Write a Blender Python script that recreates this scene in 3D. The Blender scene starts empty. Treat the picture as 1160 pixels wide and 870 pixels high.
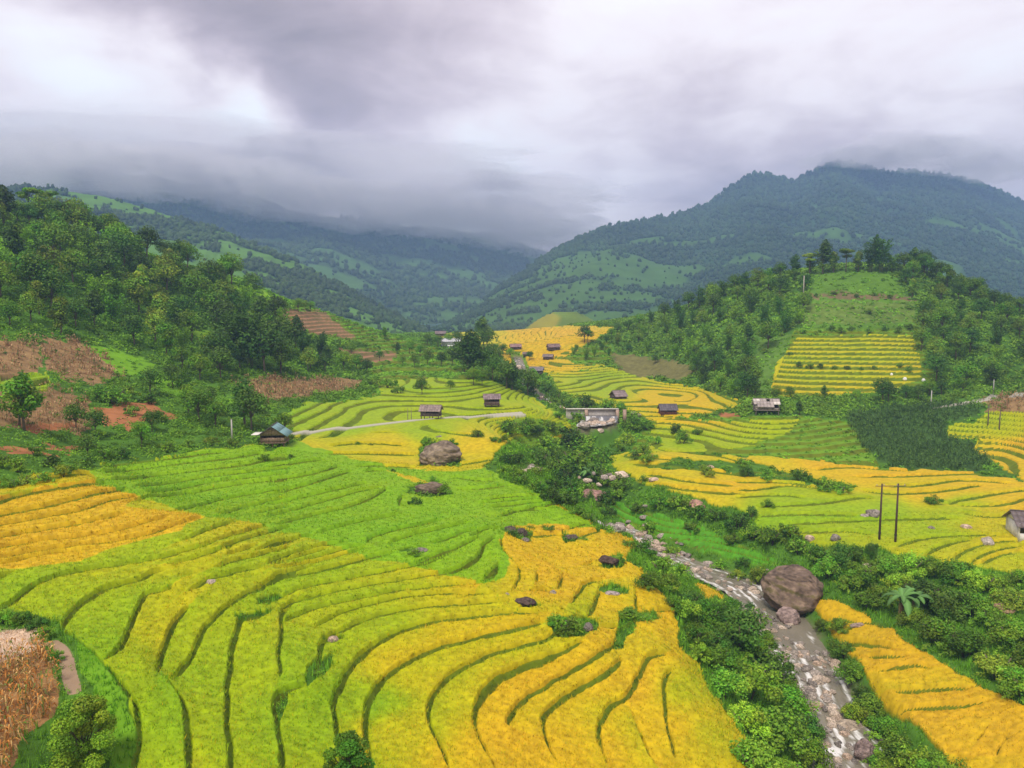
EXPOSURE = 1.12
CLOUD_STR = 0.66
HAZE = 1.0
import bpy, math, random
import numpy as np
random.seed(7)
RNG = np.random.default_rng(7)
scene = bpy.context.scene
COL = scene.collection
PI = math.pi
TAU = 2 * PI
FOC = 840.0                       # focal length in photo pixels (1160 wide)
PITCH = math.atan(85.0 / FOC)
CP, SP = math.cos(PITCH), math.sin(PITCH)

# ------------------------------------------------------------------ helpers
def ray(px, py):
    """direction through a photo pixel, scaled so that y = 1 (camera is at the origin)"""
    a = (np.asarray(px, float) - 580.0) / FOC
    b = (435.0 - np.asarray(py, float)) / FOC
    y = CP + b * SP
    z = -SP + b * CP
    return a / y, z / y

def project(X, Y, Z):
    d = Y * CP - Z * SP
    return 580.0 + FOC * X / d, 435.0 - FOC * (Y * SP + Z * CP) / d

def hash2(i, j, s):
    i = i.astype(np.int64); j = j.astype(np.int64)
    h = (i * 374761393 + j * 668265263 + int(s) * 1442695041) & 0x7fffffff
    h = ((h ^ (h >> 13)) * 1274126177) & 0x7fffffff
    h = h ^ (h >> 16)
    return (h & 0xffff) / 65535.0

def vnoise(x, y, s=0):
    xi = np.floor(x); yi = np.floor(y)
    fx = x - xi; fy = y - yi
    fx = fx * fx * (3 - 2 * fx); fy = fy * fy * (3 - 2 * fy)
    a = hash2(xi, yi, s); b = hash2(xi + 1, yi, s); c = hash2(xi, yi + 1, s); d = hash2(xi + 1, yi + 1, s)
    return (a * (1 - fx) + b * fx) * (1 - fy) + (c * (1 - fx) + d * fx) * fy

def fbm(x, y, s=0, o=4):
    t = 0; a = 0.5; n = 0
    for k in range(o):
        t = t + a * vnoise(x, y, s + k * 17); n += a
        x = x * 2.03 + 11.7; y = y * 2.03 + 5.3; a *= 0.5
    return t / n

def sstep(a, b, x):
    t = np.clip((x - a) / (b - a), 0, 1)
    return t * t * (3 - 2 * t)

def inpoly(px, py, poly):
    poly = np.asarray(poly, float)
    ins = np.zeros(px.shape, bool)
    m = (px > poly[:, 0].min()) & (px < poly[:, 0].max()) & (py > poly[:, 1].min()) & (py < poly[:, 1].max())
    if not m.any():
        return ins
    x = px[m]; y = py[m]; r = np.zeros(x.shape, bool)
    n = len(poly)
    for i in range(n):
        x0, y0 = poly[i]; x1, y1 = poly[(i + 1) % n]
        if y0 == y1:
            continue
        c = ((y0 > y) != (y1 > y)) & (x < (x1 - x0) * (y - y0) / (y1 - y0) + x0)
        r ^= c
    ins[m] = r
    return ins

def mesh_np(name, V, F, mat=None, col=None, smooth=False):
    """V (n,3); F list of int arrays (m,3) and/or (m,4); col (n,3) linear"""
    me = bpy.data.meshes.new(name)
    V = np.asarray(V, np.float32)
    if not isinstance(F, (list, tuple)):
        F = [F]
    F = [np.asarray(f, np.int32) for f in F if len(f)]
    me.vertices.add(len(V)); me.vertices.foreach_set('co', V.ravel())
    nl = sum(f.size for f in F); npoly = sum(len(f) for f in F)
    me.loops.add(nl); me.polygons.add(npoly)
    me.loops.foreach_set('vertex_index', np.concatenate([f.ravel() for f in F]))
    tot = np.concatenate([np.full(len(f), f.shape[1], np.int32) for f in F])
    st = np.concatenate([[0], np.cumsum(tot)[:-1]]).astype(np.int32)
    me.polygons.foreach_set('loop_start', st)
    if smooth:
        me.polygons.foreach_set('use_smooth', np.ones(npoly, bool))
    me.update(calc_edges=True)
    if col is not None:
        at = me.color_attributes.new('Col', 'FLOAT_COLOR', 'POINT')
        c = np.ones((len(V), 4), np.float32); c[:, :3] = col
        at.data.foreach_set('color', c.ravel())
    if mat is not None:
        me.materials.append(mat)
    return me

def link(name, me, parent=None, loc=None):
    o = bpy.data.objects.new(name, me)
    COL.objects.link(o)
    if parent is not None:
        o.parent = parent
    if loc is not None:
        o.location = loc
    return o

def tag(o, label=None, cat=None, group=None, kind=None):
    if label: o['label'] = label
    if cat: o['category'] = cat
    if group: o['group'] = group
    if kind: o['kind'] = kind
    return o

# mesh accumulator ---------------------------------------------------------
class MB:
    def __init__(s):
        s.v = []; s.q = []; s.t = []; s.c = []; s.n = 0
    def add(s, V, Q=None, T=None, c=None):
        V = np.asarray(V, float)
        s.v.append(V)
        if Q is not None and len(Q): s.q.append(np.asarray(Q, int) + s.n)
        if T is not None and len(T): s.t.append(np.asarray(T, int) + s.n)
        if c is None: c = (0.5, 0.5, 0.5)
        c = np.asarray(c, float)
        s.c.append(np.broadcast_to(c, (len(V), 3)).copy())
        s.n += len(V)
    def mesh(s, name, mat, smooth=False):
        F = []
        if s.q: F.append(np.concatenate(s.q))
        if s.t: F.append(np.concatenate(s.t))
        return mesh_np(name, np.concatenate(s.v), F, mat, np.concatenate(s.c), smooth)
    def box(s, cx, cy, cz, sx, sy, sz, rz=0, c=None, R=None):
        p = np.array([[x, y, z] for x in (-.5, .5) for y in (-.5, .5) for z in (-.5, .5)]) * (sx, sy, sz)
        if R is not None: p = p @ np.asarray(R).T
        if rz:
            co, si = math.cos(rz), math.sin(rz)
            p = p @ np.array([[co, si, 0], [-si, co, 0], [0, 0, 1]])
        s.add(p + (cx, cy, cz), [[0, 1, 3, 2], [4, 6, 7, 5], [0, 4, 5, 1], [2, 3, 7, 6], [0, 2, 6, 4], [1, 5, 7, 3]], c=c)
    def tube(s, pts, rad, n=6, c=None):
        pts = np.asarray(pts, float); k = len(pts)
        rad = np.broadcast_to(np.asarray(rad, float), (k,))
        d = np.gradient(pts, axis=0)
        d /= np.linalg.norm(d, axis=1)[:, None] + 1e-9
        up = np.array([0.13, 0.21, 1.0]) if abs(d[0][2]) < .9 else np.array([1.0, 0.1, 0])
        a = np.cross(d, up); a /= np.linalg.norm(a, axis=1)[:, None] + 1e-9
        b = np.cross(d, a)
        th = np.arange(n) * TAU / n
        V = pts[:, None, :] + rad[:, None, None] * (np.cos(th)[None, :, None] * a[:, None, :] + np.sin(th)[None, :, None] * b[:, None, :])
        V = V.reshape(-1, 3)
        i = np.arange(k - 1)[:, None] * n; j = np.arange(n)[None, :]; j2 = (j + 1) % n
        Q = np.stack([i + j, i + j2, i + n + j2, i + n + j], -1).reshape(-1, 4)
        V = np.vstack([V, pts[0], pts[-1]])
        e0 = k * n; e1 = k * n + 1; jj = np.arange(n)
        T = np.vstack([np.stack([np.full(n, e0), (jj + 1) % n, jj], -1), np.stack([np.full(n, e1), (k - 1) * n + jj, (k - 1) * n + (jj + 1) % n], -1)])
        s.add(V, Q, T, c)

# ------------------------------------------------------------------ base terrain
# (photo x, photo y, height) pairs on visible ground
ZP = [(-120,870,-20),(0,870,-21),(100,870,-22.2),(0,780,-20.4),(0,690,-19.8),(95,648,-19.8),(236,621,-19.8),(0,620,-18.6),
 (0,560,-17),(150,540,-19),(69,719,-20.3),(127,667,-20.3),(195,646,-20.3),(118,752,-20.8),(161,680,-20.8),(198,668,-20.8),
 (177,765,-21.4),(216,689,-21.4),(302,644,-21.4),(188,771,-22),(241,705,-22),(330,647,-22),(259,870,-22.8),(263,735,-22.8),(305,699,-22.8),
 (319,870,-23.6),(312,800,-23.6),(360,770,-23.7),(317,680,-22.9),(432,652,-23.2),(513,626,-23.3),(383,837,-24.9),(376,798,-24.8),(395,761,-24.8),(430,729,-24.8),(484,708,-24.8),(553,697,-24.9),(616,696,-25),
 (507,900,-26),(484,818,-25.9),(507,780,-25.9),(540,755,-25.9),(600,732,-25.9),(630,718,-25.9),(579,824,-27.1),(630,768,-27.1),(674,747,-27.1),
 (622,860,-27.9),(654,781,-27.8),(700,745,-27.8),(685,807,-28.6),(708,793,-28.6),(728,752,-28.6),(757,740,-28.6),(752,790,-29.2),(763,728,-29.2),
 (760,830,-29.8),(840,870,-31.4),(800,800,-30.6),
 (258,512,-19.6),(112,531,-19.4),(309,505,-19.9),(330,544,-21.1),(200,560,-20.3),(343,564,-21.7),(400,548,-21.8),(450,560,-22.4),(497,516,-22.4),(483,560,-22.8),(560,650,-23.9),(600,560,-23.6),(560,600,-23.3),
 (325,492,-20),(400,484,-20.8),(487,473,-21.3),(556,456,-20.6),(610,469,-21.8),(560,490,-22.3),(600,510,-23.2),(420,505,-21.4),(640,560,-25.2),(650,600,-25.4),
 (650,640,-26),(700,700,-27.5),(760,690,-28.5),(610,608,-24.9),(690,595,-26.6),(725,640,-27.4),(790,760,-31.3),
 # river
 (1010,960,-38.8),(968,870,-38.2),(938,815,-37.7),(915,770,-37.2),(880,700,-36.5),(850,672,-36),(780,640,-35),(715,607,-34),(668,580,-33),(640,560,-31.5),(600,532,-29),(635,505,-28),(680,489,-26.6),(655,469,-24.6),(620,452,-23.6),(596,432,-22),(590,415,-20.2),(585,395,-17),
 # right bank
 (740,560,-29.2),(720,520,-27.6),(850,545,-28.6),(950,540,-28.4),(960,600,-30.2),(1000,613,-30.4),(1140,610,-30),(1160,655,-31.2),(1060,640,-31.2),(950,625,-31),(880,590,-30.2),
 (900,630,-32.6),(940,640,-32.6),(800,603,-32.2),(850,640,-34.2),(760,600,-32.2),(935,690,-34.6),(1000,740,-34.2),(1100,800,-33.7),(1160,860,-33.2),(1030,860,-36),(980,790,-36),(1050,690,-32.9),(1160,740,-32.2),(980,680,-33.6),
 (1040,495,-26.6),(1040,525,-28),(1140,505,-27),(1140,470,-24.4),(1000,470,-24),(869,463,-22),(757,466,-24),(700,450,-22.8),(800,500,-26.8),(900,500,-26),(900,520,-27.6),(1140,540,-28.4),(1160,448,-21.2),(1060,455,-22.2),(960,450,-21.4),(830,445,-21.8),(720,415,-19.8),(640,413,-18.6),(780,480,-25.4),
 (560,425,-18),(480,440,-19),(450,430,-19.6),(480,386,-13.8),(540,388,-13.2),(600,386,-12.8),(600,376,-10.8),(650,380,-10.5),(690,380,-10.5),(520,410,-17),(350,460,-19.2),(300,477,-19.2),(700,397,-15.5),(620,430,-20.8)]
# (photo x, photo y, distance) on slopes
YP = [(0,545,70),(0,505,80),(0,450,100),(0,400,120),(0,330,150),(0,256,188),(-120,540,66),(-120,450,90),(-120,330,140),(-120,240,185),
 (100,520,86),(100,450,116),(100,400,140),(100,330,175),(100,268,213),(200,514,98),(200,470,119),(200,420,150),(200,350,195),(200,302,232),
 (300,440,156),(300,380,200),(300,330,244),(380,432,190),(380,400,224),(380,375,255),(380,358,278),(450,418,226),(450,397,262),(450,382,290),
 (740,420,250),(740,390,282),(740,362,322),(800,438,212),(800,390,243),(800,338,288),(880,450,181),(880,400,210),(880,350,242),(880,318,272),
 (960,380,215),(960,335,240),(960,305,264),(1040,442,181),(1040,380,212),(1040,330,240),(1040,306,262),(1120,438,171),(1120,380,205),(1120,345,235),
 (1160,432,168),(1160,355,232),(1280,430,165),(1280,370,225)]
# (photo x, distance, height) hidden ground behind crests and beyond
HP = [(-120,240,26),(-120,330,10),(0,250,26),(0,340,12),(100,280,18),(100,400,-2),(200,305,6),(200,420,-12),(300,330,0),(300,450,-14),(380,370,-10),(380,500,-16),(450,400,-14),
 (740,440,-10),(800,370,2),(800,480,-10),(880,350,7),(880,470,-8),(960,340,11),(960,470,-5),(1040,340,8),(1040,470,-6),(1120,310,-6),(1120,450,-12),(1160,310,-10),(1280,310,-14),(1280,460,-14),
 (-120,800,-34),(200,800,-34),(400,800,-36),(600,700,-36),(800,800,-36),(1000,800,-34),(1280,800,-34),(520,470,-15),(620,450,-13.5),(690,450,-13.5),
 (580,24,-24.5),(200,24,-21),(-100,24,-19),(900,28,-33.5),(1200,30,-33.5),(1080,30,-38.5)]
pts = []
for x, y, z in ZP:
    u, s = ray(x, y); Yd = z / float(s); pts.append((float(u), math.log(Yd), z))
for x, y, Yd in YP:
    u, s = ray(x, y); pts.append((float(u), math.log(Yd), float(s) * Yd))
for x, Yd, z in HP:
    pts.append(((x - 580) / FOC, math.log(Yd), z))
CT = np.array(pts)

def tps_fit(P, zz, lam):
    n = len(P)
    r2 = ((P[:, None] - P[None]) ** 2).sum(-1)
    K = np.where(r2 > 0, r2 * np.log(r2 + 1e-12), 0) * 0.5 + lam * np.eye(n)
    A = np.zeros((n + 3, n + 3)); A[:n, :n] = K
    A[:n, n] = 1; A[:n, n + 1:] = P; A[n, :n] = 1; A[n + 1:, :n] = P.T
    return np.linalg.solve(A, np.concatenate([zz, np.zeros(3)]))

CPT = CT[:, :2] * np.array([1.0, 0.8])
CW = tps_fit(CPT, CT[:, 2], 2e-4)
def tps_eval(u, v):
    q = np.stack([u.ravel(), v.ravel() * 0.8], -1)
    out = np.empty(len(q)); n = len(CPT)
    for i in range(0, len(q), 40000):
        c = q[i:i + 40000]
        r2 = ((c[:, None] - CPT[None]) ** 2).sum(-1)
        out[i:i + 40000] = (0.5 * r2 * np.log(r2 + 1e-12)) @ CW[:n] + CW[n] + c @ CW[n + 1:]
    return out.reshape(u.shape)

BU = np.linspace(-1.15, 1.15, 300)
BV = np.linspace(math.log(20), math.log(1300), 360)
BG = tps_eval(*np.meshgrid(BU, BV))
BG = np.clip(BG, -46, 60)
def base_uv(u, v):
    i = np.clip((u - BU[0]) / (BU[1] - BU[0]), 0, len(BU) - 1.001)
    j = np.clip((v - BV[0]) / (BV[1] - BV[0]), 0, len(BV) - 1.001)
    i0 = i.astype(int); j0 = j.astype(int); fi = i - i0; fj = j - j0
    return (BG[j0, i0] * (1 - fi) + BG[j0, i0 + 1] * fi) * (1 - fj) + (BG[j0 + 1, i0] * (1 - fi) + BG[j0 + 1, i0 + 1] * fi) * fj
def base(X, Y):
    X = np.asarray(X, float); Y = np.asarray(Y, float)
    Ys = np.maximum(Y, 20.5)
    return base_uv(X / Ys, np.log(Ys))

_mv = np.linspace(math.log(24), math.log(900), 1400)
def hit(px, py, zfun=None, lift=0.0):
    """ground point under a photo pixel"""
    px = np.atleast_1d(np.asarray(px, float)); py = np.atleast_1d(np.asarray(py, float))
    u, s = ray(px, py)
    Ym = np.exp(_mv)[None, :]
    zr = s[:, None] * Ym
    zt = base_uv(np.broadcast_to(u[:, None], zr.shape), np.broadcast_to(_mv[None, :], zr.shape)) + lift
    below = zr <= zt
    k = np.argmax(below, 1); k = np.where(below.any(1), k, len(_mv) - 1); k = np.maximum(k, 1)
    r = np.arange(len(px))
    d1 = zr[r, k - 1] - zt[r, k - 1]; d0 = zr[r, k] - zt[r, k]
    t = np.clip(d1 / (d1 - d0 + 1e-9), 0, 1)
    Yh = np.exp(_mv[k - 1] + t * (_mv[1] - _mv[0]))
    return np.stack([u * Yh, Yh, base(u * Yh, Yh)], -1)
# ------------------------------------------------------------------ terrace banks traced on the slope
def L(ox, oy, txt):
    out = []
    for ln in txt.strip().split('\n'):
        ln = ln.strip()
        if not ln: continue
        w = 1.0
        if ln[0] == '*':
            w = float(ln[1:ln.index(' ')]); ln = ln[ln.index(' ') + 1:]
        p = [tuple(float(v) for v in q.split(',')) for q in ln.split()]
        out.append((w, [(ox + x / 3.479, oy + y / 3.479) for x, y in p]))
    return out
LINES = []
LINES += L(0, 620, '''
*1.1 -60,275 0,245 60,215 110,170 200,128 330,98 460,80 560,65 650,52 740,25 820,5
*1.3 240,345 255,290 300,240 360,200 440,165 540,145 590,120 620,100 680,92
690,125 740,112 790,108
410,460 470,415 500,350 530,280 560,210 580,190 650,180 690,155
*1.2 615,505 640,430 670,330 700,290 750,240
735,190 790,155 830,130 900,115 960,95 1050,82
655,525 710,500 750,440 790,350 840,295 900,245 960,200 1030,175 1040,160 1090,125 1150,95 1250,60
*1.2 910,950 900,870 905,800 890,700 890,600 905,480 915,400 935,330 940,290 990,285 1060,275
1095,530 1105,480 1090,420 1110,350 1100,300 1110,270 1148,240
*1.3 1120,950 1110,870 1105,790 1085,700 1080,620 1100,590 1148,560 1215,545
1223,520 1258,460 1258,385 1303,370
*1.2 755,950 745,870 740,760 725,660 705,590 670,545 655,525
*1.3 510,950 520,870 550,760 545,690 525,620 490,560 440,500 410,460
-40,75 40,60 130,35 250,18 400,5
*1.3 -60,150 0,125 60,105
840,95 900,70 1000,40 1148,0
650,80 740,60 850,25 920,0
1005,240 1060,215 1120,205
880,45 960,15 1020,0''')
LINES += L(300, 620, '''
0,78 130,40 260,5
30,95 150,65 300,30 400,5
*1.3 0,160 50,120 80,105 150,100 280,78 400,50 510,28
60,210 90,185 150,160 300,135 460,110 600,80 680,50 740,20
60,265 90,235 160,205 300,175 500,145 700,115 780,90 830,60 850,20
*0.7 850,150 880,120 920,75
60,300 130,270 250,235 400,205 560,175 760,155 870,150
190,330 230,300 300,265 400,230 560,200 760,185 920,188
*1.1 210,380 300,340 370,300 480,270 600,245 760,230 900,222 970,215
*1.3 300,870 290,755 275,700 265,620 290,560 330,490 380,430 450,380 540,335 640,305 760,285 880,270 1000,262 1100,265
*1.5 420,870 400,760 390,690 400,630 430,570 480,510 560,460 640,420 740,385 860,355 1000,325 1110,295
*1.3 740,920 720,870 690,800 660,730 640,690 640,630 660,580 720,520 800,470 900,420 1020,390 1100,370 1148,340 1210,310
*1.3 920,900 900,870 860,800 830,740 820,690 840,620 880,560 960,500 1060,450 1148,430''')
LINES += L(530, 560, '''
*1.3 30,860 50,800 100,740 200,690 300,650 400,615 460,575
*1.3 210,950 140,920 175,860 220,810 300,760 400,700 500,650 560,610 580,580
*1.4 420,1120 330,1060 290,920 300,870 360,810 430,770 530,720 600,660 600,640
*1.4 550,1080 515,1000 510,920 540,860 570,830 620,810 660,740 690,670 720,635 790,625
*1.3 815,1050 785,930 775,860 770,780 775,720 810,690
*0.9 745,1080 695,1000 655,900
1.1 400,440 440,380 480,345 540,340
350,385 375,320
265,355 275,310
*1.2 470,490 495,440 510,400 520,375
495,520 560,525 630,520 670,475 655,420 660,380
670,450 740,460 810,455
*0.8 270,260 330,290 370,310
450,285 500,265
640,290 680,320
*0.8 130,170 130,220 180,270 205,300 200,340 165,390
*0.7 60,360 110,310 125,270
*0.8 0,180 60,140 130,135
*1.2 190,155 260,170 340,160 380,165
420,185 470,160 530,145
*0.8 40,45 150,30 280,20
*0.8 230,60 330,40 400,20
*0.8 380,150 430,130 500,115
*1.2 240,385 270,375 340,385'''.replace('\n1.1 ', '\n*1.1 '))
LINES += L(300, 420, '''
0,355 60,345 110,350
0,385 120,365 230,350
0,440 100,425 240,400 290,375
0,490 120,465 240,430 340,395
0,530 150,500 300,470 400,445
0,580 120,545 250,510 380,475 460,465
50,610 180,575 330,540 430,500 480,465
200,650 230,640 420,590 540,562
*1.1 400,690 410,665 500,640 600,615 700,590
480,690 560,655 680,630 810,600
0,710 100,675 190,655
0,770 80,735 200,700 320,685
100,765 250,720 390,695
650,690 740,660 840,630
600,770 720,720 800,680 850,660
720,805 800,775 850,730 860,690 910,660
*0.7 860,840 920,770
730,420 830,440 920,440
750,470 860,470 970,455
860,520 960,505 1050,505
880,545 1000,530 1100,520
920,580 1000,550 1120,545
*0.7 530,540 525,510 545,495
380,400 440,395 480,400
520,440 600,450
250,300 400,290 560,300
230,330 420,330 600,335
350,380 480,380 600,385
740,380 850,360 900,350''')
LINES += L(0, 380, '''
*1.6 -80,625 0,600 100,580 250,555 360,545
*1.8 -80,690 0,660 100,630 250,600 420,580
*1.5 -80,740 0,715 150,690 300,650 380,630 500,610
*1.2 -80,780 0,750 200,715 340,690 400,660 550,640
*1.2 -80,830 0,800 150,775 300,750 430,720 490,700
*1.1 -80,870 0,845 150,815 330,800 480,770 600,740 670,720
*1.1 -60,900 100,865 300,835 450,815 600,790 700,750 800,725
700,830 760,800 850,765 940,740
*1.1 390,525 550,505 700,490 850,465 900,460
*1.1 400,545 560,530 700,510 880,490 1040,465
*1.1 430,575 600,560 760,540 940,520 1060,490 1148,485
530,600 650,590 800,565 950,550 1148,515
570,630 700,610 850,580 1000,565 1148,540
470,665 560,645 680,630 850,605 1000,580 1148,570
680,700 780,680 860,650 1000,625 1148,605
540,690 680,710
860,715 1000,670 1148,640
1000,705 1148,670
770,850 850,825 950,790 1050,755
860,850 1000,800 1148,760
1000,860 1148,810''')
RL = L(830, 400, '''
90,605 250,605 400,590 500,570 560,575
90,640 300,640 500,645
180,680 350,670 570,660 700,655 900,650
140,695 300,710 450,700 560,720
640,770 720,740 800,730 950,720 1080,720
750,805 830,760 950,735
860,825 900,790 1000,750 1148,740
930,830 1000,790 1148,755
970,835 1060,790 1180,780
310,750 370,770 420,760
320,460 450,450 600,460 700,470
480,490 700,490 880,482 1000,478
600,530 750,530 900,500 1100,515
500,540 620,560 850,550 980,520
840,600 900,585 980,570 1100,550 1180,535
880,600 1050,610 1180,570
900,630 1000,650 1148,640
0,480 100,470 250,485
0,510 150,512 320,525
0,545 120,540 200,520 340,530
0,565 200,560 290,575''')
RL += L(560, 330, '''
640,620 760,640 900,650 1000,690
540,680 700,690 900,720 1000,730
600,720 750,750 950,770
620,760 800,790 1000,800
500,650 640,660 780,680''')
LINES += RL
LINES += L(830, 620, '''
*1.3 340,280 430,285 480,300 560,300 610,330
*2.0 430,370 560,390 650,410
*2.0 520,425 640,435 700,430
*1.8 550,490 700,460 800,480
*1.8 620,560 700,570 850,560 950,555
*1.8 640,640 760,630 900,625 1020,605
*1.4 870,690 950,670 1020,690 1100,640
960,780 1010,710
*1.1 1040,840 1060,780 1180,720
*1.4 860,830 960,840''')

# smooth each traced line and put it on the slope
def smooth_poly(p, n):
    p = np.asarray(p, float)
    if len(p) > 2:
        for _ in range(2):
            q = [p[0]]
            for a, b in zip(p[:-1], p[1:]):
                q += [a * .75 + b * .25, a * .25 + b * .75]
            q.append(p[-1]); p = np.array(q)
    return p
WL = []
for w, p in LINES:
    q = smooth_poly(p, 2)
    h = hit(q[:, 0], q[:, 1])
    # keep only hops that stay together (a line that leaps over a brow would be wrong)
    WL.append((w, h))

# ------------------------------------------------------------------ land-use polygons (photo pixels, projected on the slope)
RICE = {}
RICE['left'] = [(-160,566),(0,549),(60,540),(104,532),(180,521),(262,511),(290,505),(325,507),(332,498),(318,492),(318,472),(345,457),(420,452),(432,446),(425,434),(450,428),(530,427),(560,434),(590,444),(618,460),(642,474),(648,486),(632,499),(598,508),(566,518),(542,530),(566,541),(600,556),(640,577),(680,600),(700,604),(712,611),(716,622),(708,638),(728,650),(732,662),(748,676),(766,688),(764,700),(774,712),(770,722),(768,738),(790,754),(800,778),(815,800),(835,835),(862,868),(900,910),(920,960),(140,960),(148,900),(156,850),(150,800),(128,760),(100,735),(82,722),(60,706),(30,696),(-160,690)]
RICE['centre'] = [(620,424),(690,416),(735,430),(790,440),(836,452),(838,460),(800,470),(740,476),(700,462),(650,452),(628,440)]
RICE['steps'] = [(735,482),(750,474),(790,476),(835,478),(880,473),(905,475),(895,490),(870,497),(825,512),(740,512),(722,505),(740,498)]
RICE['right'] = [(690,520),(720,512),(770,513),(835,518),(900,520),(1000,532),(1070,535),(1120,541),(1260,556),(1260,668),(1165,652),(1100,643),(1031,632),(990,621),(928,622),(902,607),(859,595),(836,577),(800,570),(760,556),(725,545),(700,532)]
RICE['strips'] = [(1075,482),(1105,478),(1118,464),(1160,466),(1260,462),(1260,552),(1160,545),(1125,522),(1106,510),(1108,498),(1075,496)]
RICE['knoll'] = [(876,418),(905,380),(1035,380),(1042,408),(1046,428),(1010,440),(950,448),(874,446)]
RICE['river'] = [(912,684),(940,678),(975,695),(1003,714),(1060,755),(1100,775),(1150,800),(1260,830),(1260,960),(1095,960),(1085,890),(1070,850),(1012,802),(985,772),(960,735),(925,705)]
RICE['valley'] = [(600,424),(575,412),(560,398),(498,391),(494,379),(560,374),(640,369),(700,371),(660,392),(640,404),(650,413),(690,414),(640,422)]
RICE['emerald'] = [(676,566),(720,575),(760,589),(800,600),(850,622),(885,640),(862,640),(830,632),(770,613),(710,592),(686,578)]
RICE['pockets'] = [(790,664),(802,662),(822,670),(826,678),(800,680)]
HOLES = [[(300,515),(296,497),(310,480),(332,482),(334,503)],
 [(474,512),(480,503),(500,500),(514,508),(522,528),(476,529)],
 [(455,556),(475,552),(505,548),(508,558),(490,566),(462,562)],
 [(720,530),(745,527),(760,520),(850,524),(900,538),(968,550),(950,557),(900,546),(850,540),(820,535),(780,533)],
 [(622,704),(640,698),(672,703),(676,716),(660,724),(630,720)],[(700,700),(712,695),(742,692),(752,700),(720,708),(706,735),(694,735)],
 [(674,640),(680,634),(704,632),(708,641),(684,645)],[(566,604),(575,600),(600,603),(602,617),(592,616),(572,609)],[(636,605),(650,609),(658,615),(642,617)],
 [(583,690),(600,681),(610,686),(598,692)],[(676,668),(690,665),(716,667),(716,677),(690,678)],
 [(455,627),(470,620),(486,626),(470,634)],[(345,772),(352,752),(372,746),(376,756),(362,774),(352,782)],[(310,800),(314,788),(326,784),(326,798),(318,820)],
 [(365,727),(385,722),(390,727),(372,732)],[(288,683),(312,677),(322,682),(300,690)],[(268,705),(272,699),(305,698),(302,703)]]
GRASSY = [[(560,520),(575,500),(600,490),(640,498),(640,505),(600,514)],[(700,476),(740,480),(735,515),(690,512),(690,490)],
 [(560,478),(600,472),(640,480),(640,492),(600,494)]]
CORN = [(955,470),(1000,462),(1090,456),(1112,462),(1100,474),(1072,480),(1074,498),(1106,505),(1125,530),(1080,534),(1010,531),(975,505)]
QUANT = [(RICE['left'][0:0] + [(318,492),(318,472),(345,457),(420,452),(425,430),(530,425),(560,432),(590,444),(620,460),(650,476),(655,490),(600,508),(560,500),(500,492),(420,492),(340,502)], 0.42, 0),
 (RICE['centre'], 0.5, 1), ([(715,510),(735,474),(905,470),(965,478),(1000,532),(900,520),(830,516),(740,512)], 0.62, 2), (RICE['strips'], 0.78, 3), ([(870,450),(900,372),(1040,372),(1062,430),(1010,445)], 1.08, 4), (RICE['valley'], 0.5, 5),
 (RICE['emerald'], 0.5, 6), ([(380,395),(480,385),(540,420),(540,430),(430,430),(400,415)], 1.2, 7), ([(310,345),(370,345),(470,385),(440,395),(350,380)], 1.1, 8),([(0,425),(55,425),(55,442),(0,442)], 1.2, 9),([(615,415),(640,395),(690,385),(700,412)], 1.4, 10)]
DRY = [[(-60,384),(0,386),(40,386),(46,412),(38,424),(-60,424)],[(43,386),(86,386),(121,409),(138,424),(121,435),(86,435),(52,420)],
 [(-60,443),(0,443),(57,438),(92,449),(106,469),(95,495),(37,487),(-60,476)],
 [(256,432),(319,432),(319,457),(287,447)],[(316,350),(368,352),(402,382),(357,378),(314,370)],
 [(382,394),(450,398),(446,408),(408,409)],[(300,428),(415,430),(400,442),(320,452),(300,456)],[(690,400),(760,408),(790,416),(776,430),(720,428),(700,420)],
 [(-60,712),(30,714),(52,735),(66,775),(60,810),(30,835),(0,880),(-60,900)],[(1115,455),(1160,446),(1260,440),(1260,460),(1160,466),(1118,464)]]
RED = [[(106,463),(172,457),(201,475),(144,475),(155,487),(115,487)],[(-60,504),(86,506),(92,512),(-60,515)],[(20,478),(80,478),(84,490),(30,488)],[(818,470),(840,468),(842,476),(822,477)]]
LAWN = [[(84,392),(120,390),(230,440),(232,462),(180,440),(140,425)],[(215,310),(300,325),(400,358),(470,384),(440,392),(330,348),(240,330)],[(918,308),(1008,308),(1040,350),(1035,380),(905,380),(915,345)],
 [(-60,280),(45,255),(85,275),(70,283)],[(80,718),(112,742),(142,775),(158,830),(154,960),(106,960),(116,870),(112,800),(88,748)],
 [(860,380),(905,380),(876,418),(870,446),(850,440),(855,405)],[(205,360),(240,375),(260,400),(230,400)],[(840,480),(960,476),(985,520),(900,516),(850,512)]]

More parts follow.
